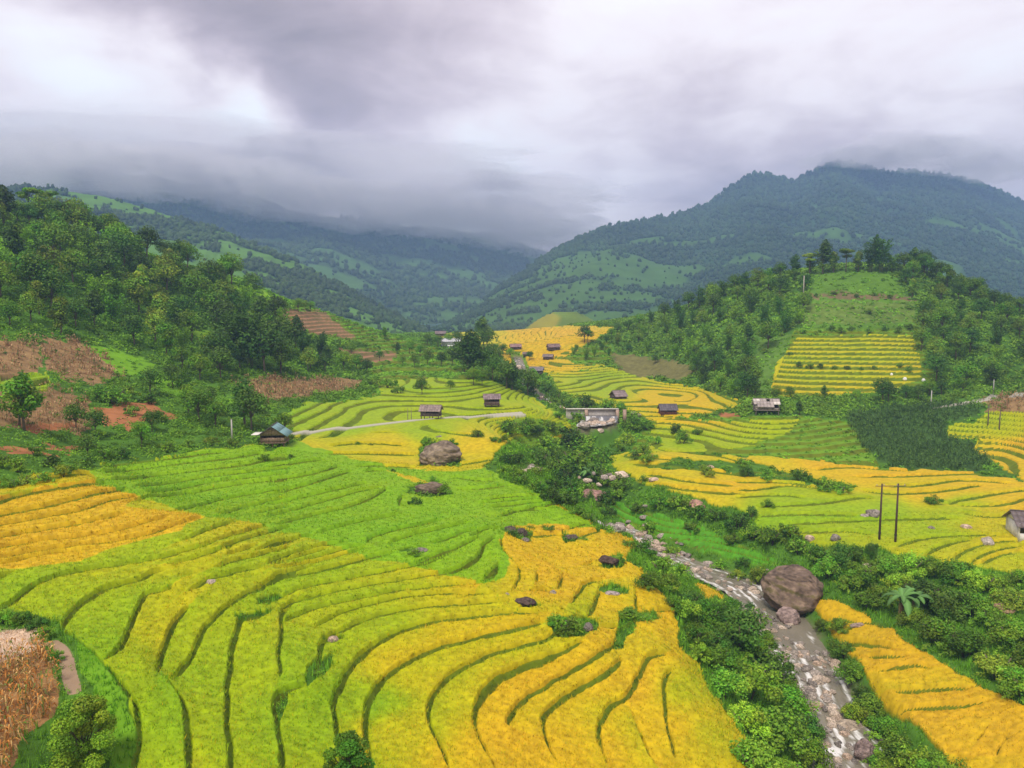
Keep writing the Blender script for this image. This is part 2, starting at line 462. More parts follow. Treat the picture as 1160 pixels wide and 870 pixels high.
RP = np.array([(60,720,.36),(150,800,.33),(300,750,.38),(250,640,.5),(330,640,.48),(400,700,.42),(350,830,.33),(400,800,.26),(450,830,.62),(480,760,.62),(540,720,.62),(600,700,.6),(600,780,.85),(700,780,.88),(560,850,.88),(650,850,.9),(760,830,.78),(810,830,.6),(790,780,.45),(720,725,.72),(650,640,.86),(620,660,.86),(730,680,.8),(700,605,.9),
 (850,540,.8),(760,520,.72),(800,560,.74),(880,585,.22),(900,565,.3),(950,600,.38),(930,580,.22),(1000,580,.25),(1050,600,.36),(1050,620,.5),(1140,640,.56),(1000,535,.92),(1100,545,.9),(940,528,.88),(1080,578,.42),(1130,590,.6),(1160,575,.85),(1060,560,.85),(1100,480,.5),(1130,488,.5),(1150,508,.9),(1150,520,.8),(780,468,.9),(840,455,.8),(690,425,.4),(700,438,.45),(745,452,.8),(630,385,.9),(600,400,.95),(640,400,.9),(520,385,.5),(560,440,.32),(500,445,.3),(500,460,.36),(400,460,.34),(430,500,.62),(450,512,.72),(350,515,.6),(580,487,.5),(600,500,.7),(540,500,.7),(480,490,.35),(400,480,.3),(610,465,.4),(330,470,.22),
 (950,392,.45),(950,420,.52),(970,440,.7),(1000,720,.95),(1100,820,.98),(950,690,.95),(860,485,.32),(780,500,.42),(740,505,.45),(800,672,.95)], float)
RP[(RP[:, 0] < 430) & (RP[:, 1] > 600), 2] -= .07
RIPE_HARD = [([(-160,590),(0,566),(104,546),(125,550),(120,556),(160,563),(140,574),(195,584),(232,588),(195,605),(130,625),(90,640),(30,648),(-160,672)], .9),
 ([(-160,556),(0,549),(104,532),(104,546),(0,562),(-160,586)], .62),
 ([(104,532),(262,511),(322,500),(420,526),(470,534),(520,538),(560,530),(600,556),(680,600),(655,598),(600,596),(570,602),(566,615),(580,640),(575,655),(545,665),(505,655),(440,640),(400,628),(330,608),(270,592),(232,588),(160,565),(140,560),(112,552)], .06),
 ([(440,535),(475,545),(498,552),(494,556),(460,544)], .75),
 (RICE['emerald'], -.25), ([(0,425),(55,425),(55,442),(0,442)], .2)]

# ------------------------------------------------------------------ ground grid
ua = np.concatenate([np.linspace(-1.05, -.74, 50)[:-1], np.linspace(-.74, .74, 1180), np.linspace(.74, 1.05, 50)[1:]])
yr = [27.0]
while yr[-1] < 900:
    y = yr[-1]
    yr.append(y + min(max(y * y / 30000.0, .05), .25 if y < 140 else .44 if y < 240 else (.9 if y < 310 else 4.0 + (y - 310) * .02)))
yr = np.array(yr)
NU, NY = len(ua), len(yr)
UU, YY = np.meshgrid(ua, yr)
XX = UU * YY
ZB = base(XX, YY)
PX, PY = project(XX, YY, ZB)
VIS = YY < 420

# gentle unevenness
Z = ZB + (fbm(XX / 9.0, YY / 9.0, 3, 3) - .5) * .35

# rice masks
ricem = np.full(XX.shape, -1, np.int8)
RNAMES = list(RICE)
wob = (fbm(XX / 2.5, YY / 2.5, 21, 3) - .5) * np.clip(1500 / YY, 3, 18)
wob2 = (fbm(XX / 2.5, YY / 2.5, 31, 3) - .5) * np.clip(1000 / YY, 2, 12)
PXw, PYw = PX + wob, PY + wob2
for i, k in enumerate(RNAMES):
    m = inpoly(PXw, PYw, RICE[k])
    if k == 'knoll': m &= (YY > 165) & (YY < 235)
    if k == 'valley': m &= YY > 230
    if k in ('centre',): m &= (YY > 150) & (YY < 270)
    ricem[m] = i
for h in HOLES + GRASSY:
    ricem[inpoly(PXw, PYw, h)] = -1
extra = inpoly(PXw, PYw, [(0,425),(55,425),(55,442),(0,442),(-60,442),(-60,425)])
ricem[extra] = RNAMES.index('left')

# stepped zones (banks follow the level of the land)
bank = np.zeros(XX.shape)
level = np.zeros(XX.shape)
for poly, st, sd in QUANT:
    m = inpoly(PX, PY, poly) & (YY < 420)
    if not m.any(): continue
    x, y = XX[m], YY[m]
    zz = ZB[m] + (fbm(x / 26.0, y / 26.0, 40 + sd, 2) - .5) * st * .9 + (fbm(x / 5.0, y / 5.0, 60 + sd, 2) - .5) * st * .25
    f = zz / st; k = np.floor(f); fr = f - k
    rise = {4: .44, 3: .40, 1: .30}.get(sd, .30)
    up = sstep(1 - rise, 1, fr)
    Z[m] = (k + up * .92 + fr * .08) * st - (zz - ZB[m])* .9
    bank[m] = np.maximum(bank[m], sstep(1 - rise - .05, 1 - rise * .7, fr) * (1 - sstep(.985, 1, fr)))
    level[m] = k

# traced banks
def seg_dist(X, Y, P):
    best = np.full(X.shape, 1e9); sgn = np.zeros(X.shape); end = np.zeros(X.shape)
    n = len(P) - 1
    tot = 0; lens = np.hypot(*(P[1:, :2] - P[:-1, :2]).T); cum = np.concatenate([[0], np.cumsum(lens)])
    for i in range(n):
        a = P[i, :2]; d = P[i + 1, :2] - a; l2 = d @ d + 1e-9
        t = np.clip(((X - a[0]) * d[0] + (Y - a[1]) * d[1]) / l2, 0, 1)
        ex = X - a[0] - t * d[0]; ey = Y - a[1] - t * d[1]
        ds = ex * ex + ey * ey
        b = ds < best
        best = np.where(b, ds, best)
        sgn = np.where(b, np.sign(d[0] * ey - d[1] * ex), sgn)
        end = np.where(b, np.minimum(cum[i] + t * lens[i], cum[-1] - cum[i] - t * lens[i]), end)
    return np.sqrt(best), sgn, end
cellrnd = np.zeros(XX.shape)
for li, (w, P) in enumerate(WL):
    # break where consecutive points jump apart in distance
    gap = np.hypot(*(P[1:, :2] - P[:-1, :2]).T)
    mid = P[len(P) // 2]
    M = 4.0
    y0, y1 = P[:, 1].min() - M, P[:, 1].max() + M
    r0, r1 = np.searchsorted(yr, [y0, y1])
    if r1 <= r0: continue
    u0 = (P[:, 0] / P[:, 1]).min() - M / y0 * 1.2; u1 = (P[:, 0] / P[:, 1]).max() + M / y0 * 1.2
    c0, c1 = np.searchsorted(ua, [u0, u1])
    if c1 <= c0: continue
    sl = (slice(r0, r1), slice(c0, c1))
    x = XX[sl]; y = YY[sl]
    d, sg, en = seg_dist(x + (fbm(x / 1.3, y / 1.3, 5, 2) - .5) * .22, y + (fbm(x / 1.3, y / 1.3, 9, 2) - .5) * .22, P)
    # which side is uphill: compare base heights on either side, averaged along the line
    dv = P[1:, :2] - P[:-1, :2]; ln = np.hypot(dv[:, 0], dv[:, 1])[:, None] + 1e-9
    nrm = np.stack([-dv[:, 1], dv[:, 0]], -1) / ln; mm = (P[1:, :2] + P[:-1, :2]) / 2
    up = (base(*(mm + nrm * 1.5).T) - base(*(mm - nrm * 1.5).T))
    s = 1.0 if (up * ln[:, 0]).sum() > 0 else -1.0
    far = sstep(60, 120, y)
    fade = sstep(-.2, 1.0, en)
    amp = (.13 + .08 * far) * w * fade
    dd = d * sg * s
    wid = (.15 + .14 * far) * (.7 + .3 * w)
    Z[sl] += amp * np.clip(dd / wid, -1, 1) * np.exp(-np.maximum(np.abs(dd) - wid, 0) / 1.5)
    bw = (.115 + .17 * far) * (.45 + .55 * w) * (.75 + .5 * fbm(x / .9, y / .9, 90 + li, 2))
    bw = bw * (.45 + .55 * sstep(0, 2.5, en)); b = (1 - sstep(bw * .4, bw * 1.7, np.abs(dd + wid * .3))) * fade
    bank[sl] = np.maximum(bank[sl], b)
    cellrnd[sl] += np.where(dd > 0, 1, -1) * np.exp(-d / 1.6) * (hash2(np.array([li]), np.array([3]), 5)[0] - .5) * .28

# ------------------------------------------------------------------ stream bed
RIVPX = [(1010,960,7.5),(985,910,7.2),(968,870,6.6),(940,815,6.6),(915,770,6.6),(898,735,6.6),(878,700,6.0),(850,670,5.0),(815,654,4.6),(780,641,4.2),(745,624,3.6),(715,608,3.2),(690,595,2.6),(676,586,1.2),(668,580,-3.0),(660,572,-4.0),(648,562,-4.0),(622,546,-4.0),(608,537,-2.0),(600,532,3.6),(608,520,-3.0),(635,508,-4.0),(650,502,-2.0),(664,498,4.0),(680,488,7.0),(672,478,8.0),(655,469,3.5),(636,460,2.2),(620,452,3.0),(606,442,2.0),(596,432,3.0),(590,415,2.0),(586,400,2.0)]
rp = smooth_poly([(a, b) for a, b, c in RIVPX], 2)
rw = smooth_poly([(c, 0) for a, b, c in RIVPX], 2)[:, 0]
RIV = hit(rp[:, 0], rp[:, 1])
RIV[:, 2] = np.maximum.accumulate(RIV[:, 2])          # water never runs uphill
_c = np.concatenate([[0], np.cumsum(np.hypot(*(RIV[1:, :2] - RIV[:-1, :2]).T))]); _q = np.linspace(0, _c[-1], 500); _z = np.interp(_q, _c, RIV[:, 2])
_z = np.convolve(np.pad(_z, 20, 'edge'), np.ones(41) / 41, 'valid'); RIV[:, 2] = np.minimum(np.interp(_c, _q, _z), RIV[:, 2]) - .5 * sstep(110, 125, RIV[:, 1])
def river_at(X, Y):
    best = np.full(X.shape, 1e9); zz = np.zeros(X.shape); ww = np.ones(X.shape); ss = np.zeros(X.shape)
    cum = np.concatenate([[0], np.cumsum(np.hypot(*(RIV[1:, :2] - RIV[:-1, :2]).T))])
    for i in range(len(RIV) - 1):
        a = RIV[i, :2]; d = RIV[i + 1, :2] - a; l2 = d @ d + 1e-9
        t = np.clip(((X - a[0]) * d[0] + (Y - a[1]) * d[1]) / l2, 0, 1)
        ds = (X - a[0] - t * d[0]) ** 2 + (Y - a[1] - t * d[1]) ** 2
        b = ds < best
        best = np.where(b, ds, best)
        zz = np.where(b, RIV[i, 2] * (1 - t) + RIV[i + 1, 2] * t, zz)
        ww = np.where(b, rw[i] * (1 - t) + rw[i + 1] * t, ww)
        ss = np.where(b, cum[i] + t * np.sqrt(l2), ss)
    return np.sqrt(best), zz, ww * .5, ss
RD = np.full(XX.shape, 99.0)
rr = np.searchsorted(yr, 300)
near = np.zeros(XX.shape, bool); near[:rr] = (UU[:rr] > -.1) & (UU[:rr] < .62)
d, zr, hw, ss = river_at(XX[near], YY[near])
RD[near] = d - hw
d2 = d - hw + (fbm(XX[near] / 3, YY[near] / 3, 77, 3) - .5) * 2.0
kk = 1 - sstep(-.2, 2.6, d2)
bed = zr - .35 + (fbm(XX[near] / 1.2, YY[near] / 1.2, 78, 3) - .5) * .5
Z[near] = Z[near] * (1 - kk) + bed * kk
ricem[(RD < 1.6)] = -1

# paths
def path_mask(pxs, wid, mx=None):
    q = smooth_poly(pxs, 2); h = hit(q[:, 0], q[:, 1])
    d, _, _ = seg_dist(XX, YY, h)
    return d < wid, h
PATH1, path1w = path_mask([(322,495),(345,491),(400,485),(450,480),(487,476),(520,474),(560,471),(592,470)], .68)
PATH2, path2w = path_mask([(60,728),(70,735),(76,748),(78,765),(84,784)], .38)
PATH3, path3w = path_mask([(1060,462),(1090,457),(1115,453),(1140,449),(1170,446),(1250,440)], .8)
ricem[PATH1 | PATH2 | PATH3] = -1

rice = (ricem >= 0) & (bank < .5)
# height of the crop above the soil
crop = np.where(rice, (.27 + (fbm(XX / .45, YY / .45, 8, 2) - .5) * .16 * sstep(110, 60, YY) + (fbm(XX / 6, YY / 6, 18, 2) - .5) * .10) * (1 - sstep(.08, .5, bank)) - .02, 0)

# ripeness
rip = np.zeros(XX.shape)
m = ricem >= 0
px, py = PX[m], PY[m]
wsum = 0; acc = 0
for a, b, r in RP:
    wgt = 1.0 / (((px - a) ** 2 + (2.2 * (py - b)) ** 2 + 60) ** 1.7)
    acc = acc + wgt * r; wsum = wsum + wgt
rv = acc / wsum
rv += (fbm(XX[m] / 7, YY[m] / 7, 101, 3) - .5) * .22 + cellrnd[m] + (hash2(level[m], level[m] * 0 + 3, 7) - .5) * .22 * (level[m] != 0)
for poly, r in RIPE_HARD:
    mm = inpoly(px + wob[m] * .7, py + wob2[m] * .7, poly)
    rv[mm] = r + (rv[mm] * 0 + (fbm(XX[m][mm] / 8, YY[m][mm] / 8, 111, 3) - .5) * .16 + cellrnd[m][mm] * .5)
rip[m] = rv
rip[ricem == RNAMES.index('emerald')] = -.22
def ripe_col(r):
    ks = np.array([-.3, 0, .2, .4, .6, .8, 1.0])
    cs = np.array([(.06,.28,.015),(.19,.385,.005),(.24,.39,.004),(.31,.40,.003),(.45,.415,.004),(.56,.40,.007),(.59,.365,.011)])
    return np.stack([np.interp(r, ks, cs[:, i]) for i in range(3)], -1)

# ground colours
gc = np.empty(XX.shape + (3,))
n1 = fbm(XX / 7, YY / 7, 201, 4)[..., None]; n2 = fbm(XX / 1.1, YY / 1.1, 211, 3)[..., None]
gc[:] = np.array([.075, .175, .018]) * (.6 + .8 * n1) * (.7 + .6 * n2)
def paint(polys, c, amp=.5):
    for p in polys:
        mm = inpoly(PXw + wob * .8, PYw + wob2, p) & VIS
        gc[mm] = np.array(c) * (1 - amp / 2 + amp * n2[mm]) * (.8 + .4 * n1[mm])
LAWNM = np.zeros(XX.shape, bool); DRYM = LAWNM.copy(); REDM = LAWNM.copy()
for p in LAWN: LAWNM |= inpoly(PXw, PYw, p) & VIS
for p in DRY: DRYM |= inpoly(PXw + wob * .8, PYw + wob2, p) & VIS
for p in RED: REDM |= inpoly(PXw + wob, PYw + wob2, p) & VIS
paint(LAWN, (.15, .33, .015))
paint(LAWN[2:3], (.10, .21, .02)); paint(LAWN[5:6], (.11, .21, .03)); paint(LAWN[7:8], (.08, .25, .018)); paint(LAWN[1:2], (.19, .37, .015)); paint(LAWN[6:7], (.16, .30, .02)); paint(DRY, (.29, .185, .08), .8); paint(DRY[4:6], (.36, .19, .10), .4); paint(DRY[7:8], (.17, .16, .05), .8); paint(DRY[8:9], (.34, .19, .075), .9); paint(RED, (.36, .15, .06), .5)
paint([CORN], (.06, .13, .025))
paint([[(903,334),(960,331),(1040,337),(1040,342),(960,337),(903,340)]], (.17, .13, .06)); paint([[(908,342),(1036,343),(1040,366),(900,368)]], (.12, .19, .03), .9)
CORNM = inpoly(PXw, PYw, CORN) & VIS
gq = (ricem < 0) & (level != 0) & ~DRYM
gc[gq] = np.array([.15, .29, .018]) * (.7 + .6 * n2[gq])
rb = ricem >= 0
gc[rb] = ripe_col(rip[rb]) * .42 + np.array([.03, .07, .004])
bk = bank[..., None]
_dk = DRYM & (level != 0); gc[_dk] = gc[_dk] * (1 - .55 * bk[_dk]) + np.array([.08, .13, .02]) * .55 * bk[_dk]; bk = np.where(_dk[..., None], 0, bk)
gc[:] = gc * (1 - bk) + bk * (np.array([.115, .19, .012]) * (.55 + .9 * n2) * (1 - .3 * n1) + np.array([.06, .03, .0]) * n1)
_hp = inpoly(PXw, PYw, [(-60,712),(40,713),(44,732),(10,750),(-60,752)]) & (YY < 60); gc[_hp] = np.array([.62, .47, .34]) * (.7 + .6 * n2[_hp])
gc[PATH1] = np.array([.46, .44, .34]); gc[PATH2] = np.array([.34, .24, .15]) * (.8 + .4 * n2[PATH2]); gc[PATH3] = np.array([.42, .40, .32])
wet = 1 - sstep(-.4, 1.4, RD + (n2[..., 0] - .5) * 1.6)
gc[:] = gc * (1 - wet[..., None]) + wet[..., None] * np.array([.22, .17, .12]) * (.6 + .8 * n2)

Z_G = Z + np.where(PATH1, .42, 0)
def zat(X, Y):
    X = np.asarray(X, float); Y = np.asarray(Y, float)
    i = np.clip(np.searchsorted(yr, Y) - 1, 0, NY - 2); j = np.clip(np.searchsorted(ua, X / Y) - 1, 0, NU - 2)
    fi = np.clip((Y - yr[i]) / (yr[i + 1] - yr[i]), 0, 1); fj = np.clip((X / Y - ua[j]) / (ua[j + 1] - ua[j]), 0, 1)
    return (Z_G[i, j] * (1 - fj) + Z_G[i, j + 1] * fj) * (1 - fi) + (Z_G[i + 1, j] * (1 - fj) + Z_G[i + 1, j + 1] * fj) * fi
def cell(X, Y):
    i = np.clip(np.searchsorted(yr, Y), 0, NY - 1); j = np.clip(np.searchsorted(ua, np.asarray(X) / Y), 0, NU - 1)
    return i, j
# ------------------------------------------------------------------ materials
def nodes_of(name):
    m = bpy.data.materials.new(name); m.use_nodes = True
    nt = m.node_tree; nt.nodes.clear()
    return m, nt, nt.nodes, nt.links
def N(nt, t, **kw):
    n = nt.nodes.new(t)
    for k, v in kw.items(): setattr(n, k, v)
    return n
def mat_attr(name, rough=.8, spec=.2, bump=0.0, bscale=2.0, transl=0.0, vary=0.0, mottle=0.0, mscale=3.0):
    m, nt, ns, lk = nodes_of(name)
    out = N(nt, 'ShaderNodeOutputMaterial'); at = N(nt, 'ShaderNodeAttribute', attribute_name='Col')
    col = at.outputs['Color']
    if vary > 0:
        oi = N(nt, 'ShaderNodeObjectInfo'); hs = N(nt, 'ShaderNodeHueSaturation')
        mr = N(nt, 'ShaderNodeMapRange'); mr.inputs['To Min'].default_value = .5 - vary * .012; mr.inputs['To Max'].default_value = .5 + vary * .012
        mv = N(nt, 'ShaderNodeMapRange'); mv.inputs['To Min'].default_value = 1 - vary * .3; mv.inputs['To Max'].default_value = 1 + vary * .4
        ml = N(nt, 'ShaderNodeMath', operation='MULTIPLY'); ml.inputs[1].default_value = 7.31
        fr = N(nt, 'ShaderNodeMath', operation='FRACT')
        lk.new(oi.outputs['Random'], mr.inputs['Value']); lk.new(oi.outputs['Random'], ml.inputs[0]); lk.new(ml.outputs[0], fr.inputs[0]); lk.new(fr.outputs[0], mv.inputs['Value'])
        lk.new(mr.outputs[0], hs.inputs['Hue']); lk.new(mv.outputs[0], hs.inputs['Value']); lk.new(col, hs.inputs['Color'])
        col = hs.outputs[0]
    tc = N(nt, 'ShaderNodeTexCoord')
    if mottle > 0:
        nz = N(nt, 'ShaderNodeTexNoise'); nz.inputs['Scale'].default_value = mscale; nz.inputs['Detail'].default_value = 5
        lk.new(tc.outputs['Object'], nz.inputs['Vector'])
        mv = N(nt, 'ShaderNodeMapRange'); mv.inputs['From Min'].default_value = .3; mv.inputs['From Max'].default_value = .7
        mv.inputs['To Min'].default_value = 1 - mottle; mv.inputs['To Max'].default_value = 1 + mottle
        lk.new(nz.outputs['Fac'], mv.inputs['Value'])
        mx = N(nt, 'ShaderNodeVectorMath', operation='SCALE'); lk.new(col, mx.inputs[0]); lk.new(mv.outputs[0], mx.inputs['Scale'])
        col = mx.outputs[0]
    p = N(nt, 'ShaderNodeBsdfPrincipled'); p.inputs['Roughness'].default_value = rough; p.inputs['Specular IOR Level'].default_value = spec
    lk.new(col, p.inputs['Base Color'])
    if bump > 0:
        nb = N(nt, 'ShaderNodeTexNoise'); nb.inputs['Scale'].default_value = bscale; nb.inputs['Detail'].default_value = 6
        lk.new(tc.outputs['Object'], nb.inputs['Vector'])
        bp = N(nt, 'ShaderNodeBump'); bp.inputs['Strength'].default_value = bump; bp.inputs['Distance'].default_value = .3
        lk.new(nb.outputs['Fac'], bp.inputs['Height']); lk.new(bp.outputs[0], p.inputs['Normal'])
    sh = p.outputs[0]
    if transl > 0:
        tr = N(nt, 'ShaderNodeBsdfTranslucent'); lk.new(col, tr.inputs['Color'])
        mx = N(nt, 'ShaderNodeMixShader'); mx.inputs[0].default_value = transl
        lk.new(sh, mx.inputs[1]); lk.new(tr.outputs[0], mx.inputs[2]); sh = mx.outputs[0]
    lk.new(sh, out.inputs['Surface'])
    return m
M_GROUND = mat_attr('ground_soil', .9, .1, .5, 1.5)
M_RICE = mat_attr('rice_crop', .7, .15, .25, 6.0, 0.0)
M_LEAF = mat_attr('leaf', .6, .22, 0, 1, .22, 1.0)
M_LEAFS = mat_attr('leaf_mass', .65, .2, 0, 1, .22, 0)
M_BARK = mat_attr('bark', .9, .1, .6, 5.0)
M_ROCK = mat_attr('rock', .88, .2, 1.0, 4.5, 0, 0, .55, 3.2)
M_WOOD = mat_attr('weathered_wood', .85, .15, .3, 8.0, 0, 0, .3, 5.0)
M_METAL = mat_attr('roof_sheet', .55, .35, .1, 6.0, 0, 0, .15, 2.0)
M_MORTAR = mat_attr('concrete', .85, .2, .2, 4.0, 0, 0, .2, 2.0)

# ------------------------------------------------------------------ ground and crop meshes
idx = np.arange(NU * NY).reshape(NY, NU)
quads = np.stack([idx[:-1, :-1], idx[:-1, 1:], idx[1:, 1:], idx[1:, :-1]], -1).reshape(-1, 4)
V = np.stack([XX, YY, Z_G], -1).reshape(-1, 3)
ground = link('ground', mesh_np('ground', V, quads, M_GROUND, gc.reshape(-1, 3), True))
tag(ground, kind='structure')
# coarse land under and around the valley sheet, out to the horizon
gx = np.array([-6000, -1500, -300, 0, 300, 1500, 6000], float); gy = np.array([-1500, -200, 0, 26, 60, 300, 900, 2500, 6000], float)
GX, GY = np.meshgrid(gx, gy); GZ = np.full(GX.shape, -52.0)
gi = np.arange(GX.size).reshape(GX.shape)
lowland = link('terrain', mesh_np('terrain', np.stack([GX, GY, GZ], -1).reshape(-1, 3), np.stack([gi[:-1, :-1], gi[:-1, 1:], gi[1:, 1:], gi[1:, :-1]], -1).reshape(-1, 4), M_GROUND, np.tile((.05, .11, .02), (GX.size, 1))))
tag(lowland, kind='structure')

rf = rice.ravel(); rid = ricem.ravel()
RLAB = {'left': ('green and yellow rice on the broad curved terraces left of the stream',),
 'centre': ('rice in flat paddies beyond the weir around the two middle huts',),
 'steps': ('narrow rice steps between the dark roofed hut and the bushy bank',),
 'right': ('golden and yellow rice on the terraces around the two tall poles',),
 'strips': ('rice strips beside the dark maize field at the road',),
 'knoll': ('striped rice terraces high on the face of the wooded knoll',),
 'river': ('orange ripe rice strip between the stream and the banana plant',),
 'valley': ('far golden rice in the head of the valley',),
 'emerald': ('emerald young rice strip along the right stream bank',),
 'pockets': ('tiny golden rice pocket beside the stream rocks',)}
RCOL = ripe_col(rip)
sp = fbm(XX / .35, YY / .35, 301, 2)[..., None]
RCOL = RCOL * (.70 + .6 * sp)
ZR = Z + np.where(rice, crop, -.05)
VR = np.stack([XX, YY, ZR], -1).reshape(-1, 3); RC = RCOL.reshape(-1, 3)
# corners outside the crop take the tone of a neighbour that is inside
edge = ~rice & (ricem < 0)
RC[(edge.ravel())] = np.array([.10, .2, .008])
bk2 = ((bank >= .5) & (ricem >= 0)).ravel(); RC[bk2] *= .9

def tufts(i0, ymax=105):
    """upright leaf and ear tufts over one rice area"""
    A = np.zeros(XX.shape)
    A[:-1, :-1] = (ua[1:] - ua[:-1])[None, :] * YY[:-1, :-1] * (yr[1:] - yr[:-1])[:, None]
    s = np.clip(YY / 52.0, .85, 1.9)
    lam = np.where(rice & (ricem == i0) & (YY < ymax) & (np.abs(UU) < .8), A * 22.0 / s ** 2, 0)
    cnt = RNG.poisson(lam)
    ii, jj = np.nonzero(cnt); c = cnt[ii, jj]
    ii = np.repeat(ii, c); jj = np.repeat(jj, c); n = len(ii)
    if n == 0: return None
    jj2 = np.minimum(jj + 1, NU - 1); ii2 = np.minimum(ii + 1, NY - 1)
    Yp = yr[ii] + RNG.random(n) * (yr[ii2] - yr[ii]); Up = ua[jj] + RNG.random(n) * (ua[jj2] - ua[jj]); Xp = Up * Yp
    sc = np.clip(Yp / 52.0, .85, 1.9)
    zb = ZR[ii, jj] - .12
    B = 4
    th = RNG.random((n, B)) * TAU
    w = .030 * sc[:, None] * RNG.uniform(.7, 1.3, (n, B)); h = (.17 + .13 * RNG.random((n, B))) * np.ones_like(sc)[:, None]
    le = h * RNG.uniform(.25, 1.0, (n, B))
    ox = RNG.normal(0, .05, (n, B)) * sc[:, None]; oy = RNG.normal(0, .05, (n, B)) * sc[:, None]
    cx, sy = np.cos(th), np.sin(th)
    b0 = np.stack([Xp[:, None] + ox - sy * w, Yp[:, None] + oy + cx * w, np.broadcast_to(zb[:, None], ox.shape)], -1)
    b1 = np.stack([Xp[:, None] + ox + sy * w, Yp[:, None] + oy - cx * w, np.broadcast_to(zb[:, None], ox.shape)], -1)
    tp = np.stack([Xp[:, None] + ox + cx * le, Yp[:, None] + oy + sy * le, zb[:, None] + h], -1)
    Vt = np.stack([b0, b1, tp], 2).reshape(-1, 3)
    T = np.arange(len(Vt)).reshape(-1, 3)
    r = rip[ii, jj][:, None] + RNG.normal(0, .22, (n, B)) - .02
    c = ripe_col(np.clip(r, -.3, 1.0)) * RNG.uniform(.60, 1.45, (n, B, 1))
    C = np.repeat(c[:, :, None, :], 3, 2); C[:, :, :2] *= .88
    return Vt, T, C.reshape(-1, 3)

qr = rf[quads].any(1)
qid = rid[quads].max(1)
for i, k in enumerate(RNAMES):
    q = quads[qr & (qid == i)]
    if not len(q): continue
    used = np.unique(q); mp = np.zeros(NU * NY, np.int64); mp[used] = np.arange(len(used))
    Vx = VR[used]; Cx = RC[used]; F = [mp[q]]
    t = tufts(i)
    if t is not None:
        F.append(t[1] + len(Vx)); Vx = np.vstack([Vx, t[0]]); Cx = np.vstack([Cx, t[2]])
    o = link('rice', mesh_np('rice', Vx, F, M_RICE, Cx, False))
    tag(o, RLAB[k][0], 'rice', None, 'stuff')

# ------------------------------------------------------------------ camera, sun, sky, haze
cam = bpy.data.cameras.new('camera'); cam.sensor_width = 36; cam.lens = FOC / 1160 * 36
cam.clip_start = .5; cam.clip_end = 20000
co = bpy.data.objects.new('camera', cam); COL.objects.link(co)
co.rotation_euler = (PI / 2 - PITCH, 0, 0)
scene.camera = co
SUN_EL, SUN_AZ = math.radians(58), math.radians(205)       # azimuth clockwise from +Y: behind and a little left
sl = bpy.data.lights.new('sun', 'SUN'); sl.energy = 1.5; sl.angle = math.radians(16); sl.color = (1, .95, .86)
so = bpy.data.objects.new('sun', sl); COL.objects.link(so)
sd = np.array([math.sin(SUN_AZ) * math.cos(SUN_EL), math.cos(SUN_AZ) * math.cos(SUN_EL), math.sin(SUN_EL)])
from mathutils import Vector
so.rotation_euler = Vector(sd).to_track_quat('Z', 'Y').to_euler()

def pixdir(px, py):
    u, s = ray(px, py); v = np.array([float(u), 1.0, float(s)]); return v / np.linalg.norm(v)
w = bpy.data.worlds.new('World'); scene.world = w; w.use_nodes = True
nt = w.node_tree; nt.nodes.clear(); lk = nt.links
wo = N(nt, 'ShaderNodeOutputWorld')
sky = N(nt, 'ShaderNodeTexSky', sky_type='NISHITA'); sky.sun_disc = False; sky.sun_elevation = SUN_EL; sky.sun_rotation = SUN_AZ
bg1 = N(nt, 'ShaderNodeBackground'); bg1.inputs['Strength'].default_value = .1
lk.new(sky.outputs[0], bg1.inputs['Color'])
tc = N(nt, 'ShaderNodeTexCoord')
D = tc.outputs['Generated']
def math_(op, a, b=None, c=None):
    n = N(nt, 'ShaderNodeMath', operation=op)
    for i, v in enumerate((a, b, c)):
        if v is None: continue
        if isinstance(v, (int, float)): n.inputs[i].default_value = v
        else: lk.new(v, n.inputs[i])
    return n.outputs[0]
sx = N(nt, 'ShaderNodeSeparateXYZ'); lk.new(D, sx.inputs[0])
zc = math_('ADD', math_('MAXIMUM', sx.outputs['Z'], 0.0), .16)
cb = N(nt, 'ShaderNodeCombineXYZ')
lk.new(math_('DIVIDE', sx.outputs['X'], zc), cb.inputs[0]); lk.new(math_('DIVIDE', sx.outputs['Y'], zc), cb.inputs[1])
def noise(scale, detail, rough, dist, off, vec):
    mp = N(nt, 'ShaderNodeMapping'); mp.inputs['Location'].default_value = off; lk.new(vec, mp.inputs['Vector'])
    n = N(nt, 'ShaderNodeTexNoise'); n.inputs['Scale'].default_value = scale; n.inputs['Detail'].default_value = detail
    n.inputs['Roughness'].default_value = rough; n.inputs['Distortion'].default_value = dist
    lk.new(mp.outputs[0], n.inputs['Vector']); return n
n1_ = noise(.95, 8, .56, .9, (3.1, 1.7, 0), cb.outputs[0])
n2_ = noise(2.4, 8, .58, .6, (7.3, 2.2, 0), cb.outputs[0])
n3_ = noise(6.0, 8, .6, .4, (2.3, 9.2, 0), cb.outputs[0])
wv = noise(5.0, 6, .5, 0, (1, 5, 2), D)
